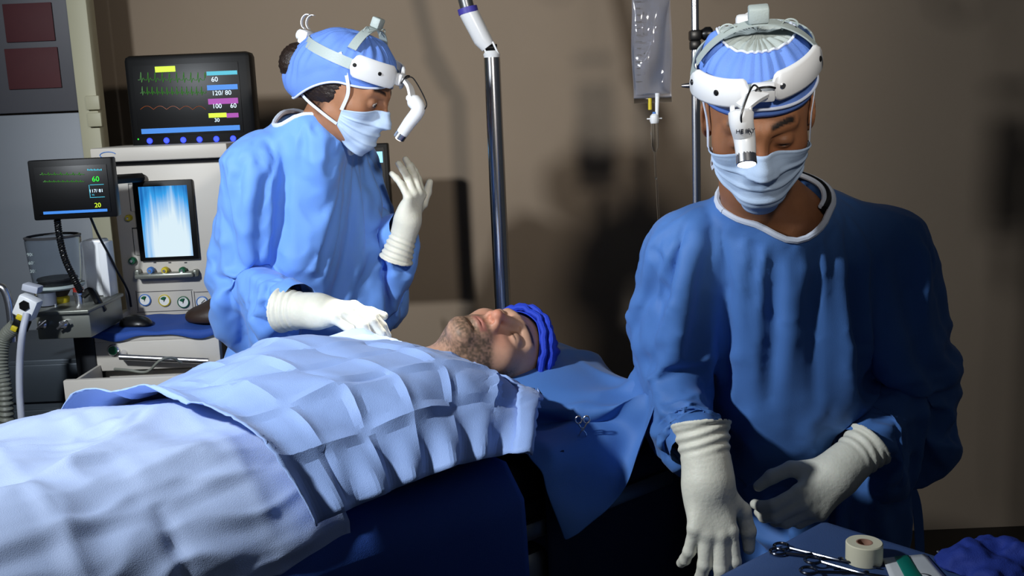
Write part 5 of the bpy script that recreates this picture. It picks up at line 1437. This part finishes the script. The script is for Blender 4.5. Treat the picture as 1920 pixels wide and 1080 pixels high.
def clamp(name, label, tip, tail, group, spread=.022, m='dark_steel', ring=.011):
    """scissor-handled clamp lying flat: jaws at tip, finger rings at tail"""
    tip = np.asarray(tip); tail = np.asarray(tail); mid = tip*.62+tail*.38; ax = nrm(tail-tip); sd = nrm(np.cross(ax, A(0, 0, 1)))
    t = thing(name, label, 'clamp', tuple(mid), None, group)
    for q in (-1, 1):
        e = tail+sd*q*spread
        mb = MB().tube(bez([tip+A(0, 0, .003), mid+sd*q*-.002+A(0, 0, .003+.001*q), tip*.3+tail*.7+sd*q*spread*.55+A(0, 0, .003), e-ax*ring+A(0, 0, .003)], 24), np.linspace(.0016, .0028, 24)[:len(bez([A(0, 0, i) for i in range(4)], 24))], 8)
        mb.tube([e+ax*0+(ax*math.cos(a)+sd*math.sin(a))*ring*A(1, 1, 1)+A(0, 0, .0035) for a in np.linspace(0, 2*math.pi, 26)], .0024, 8)
        mb.build('handle', MATS[m], t, world=True)
    MB().lathe([(.004, 0), (.004, .004), (.002, .005)], mid+A(0, 0, .003)-XF[t.name][0], (0, 0, 1), 12).build('pivot_screw', MATS[m], t)
    MB().box(tip*.3+tail*.7-XF[t.name][0]+A(0, 0, .004), (.010, .004, .003), .0005).build('ratchet', MATS[m], t)
clamp('surgical_clamp', 'dark steel clamp with a ring handle reaching past the tape roll', onz(1650, 1068, zt), onz(1462, 1033, zt), 'clamps on the instrument table', .010)
clamp('surgical_clamp', 'bright steel clamp below the tape roll, jaws towards the right', onz(1690, 1090, zt+.006), onz(1520, 1064, zt+.006), 'clamps on the instrument table', .018)
clamp('surgical_clamp', 'steel clamp at the bottom edge beside the syringe packet', onz(1640, 1100, zt), onz(1740, 1098, zt), 'clamps on the instrument table', .014)
# packet
p4 = [onz(1655, 1050, zt), onz(1735, 1042, zt), onz(1790, 1105, zt), onz(1680, 1115, zt)]
t = thing('syringe_packet', 'white and green syringe packet lying right of the tape roll', 'packet', tuple(p4[0]))
def sheet4(P, z0, h, nm, m, par, puff=.003):
    V = []; n = 10
    for i in range(n):
        for j in range(n):
            u, v = i/(n-1), j/(n-1); p = (P[0]*(1-u)+P[1]*u)*(1-v)+(P[3]*(1-u)+P[2]*u)*v
            V.append(p+A(0, 0, z0+puff*math.sin(u*math.pi)*math.sin(v*math.pi)))
    o = mesh(nm, V, grid_faces(n, n), MATS[m], par, world=True); md = o.modifiers.new('thick', 'SOLIDIFY'); md.thickness = h; md.offset = 1; return o
sheet4(p4, .001, .002, 'wrapper', 'packet_white', t)
mixp = lambda u, v: (p4[0]*(1-u)+p4[1]*u)*(1-v)+(p4[3]*(1-u)+p4[2]*u)*v
sheet4([mixp(.26, .03), mixp(.58, .03), mixp(.58, .97), mixp(.26, .97)], .0045, .0012, 'green_band', 'packet_green', t, .003)
# rod and crumpled cloth on the right
o = MB().tube([onz(1758, 1034, zt+.004), onz(1800, 1056, zt+.004), onz(1860, 1090, zt+.004)], .0022, 8).build('probe', MATS['chrome']); tag(o, 'thin bright steel probe lying across the right end of the table cloth', 'probe')
c = onz(1845, 1062, zt)
V, Q = surfnet(lambda p: smax(d_ell(p, c+A(.02, 0, .0), (.085, .06, .030))+.010*vnoise(p*34)+.005*vnoise(p*80), zt+.001-p[:, 2], .004), c-A(.14, .12, .02), c+A(.16, .12, .06), .004)
o = mesh('folded_cloth', V, Q, MATS['cloth_royal']); tag(o, 'crumpled royal blue cloth at the right end of the instrument table', 'cloth')

# towel clip on the sheet beside the patient's head
def clip(px, py, Y, lab):
    c = at(px, py, Y); t = thing('towel_clip', lab, 'clip', tuple(c))
    for q in (-1, 1):
        MB().tube([A(q*.007+.0055*math.cos(a), -.004, .006+.0065*math.sin(a)) for a in np.linspace(0, 2*math.pi, 24)], .0014, 8).tube(bez([A(q*.008, -.004, .0), A(q*.002, -.003, -.010), A(-q*.006, -.001, -.022), A(-q*.001, .002, -.032)], 14), .0014, 8).build('arm', MATS['chrome'], t)
    MB().lathe([(.0028, 0), (.0028, .003)], A(0, -.005, -.010), (0, -1, 0), 10).build('pivot', MATS['chrome'], t)
clip(1092, 792, 1.70, 'small chrome towel clip with two rings on the dark sheet near the patient\'s head')
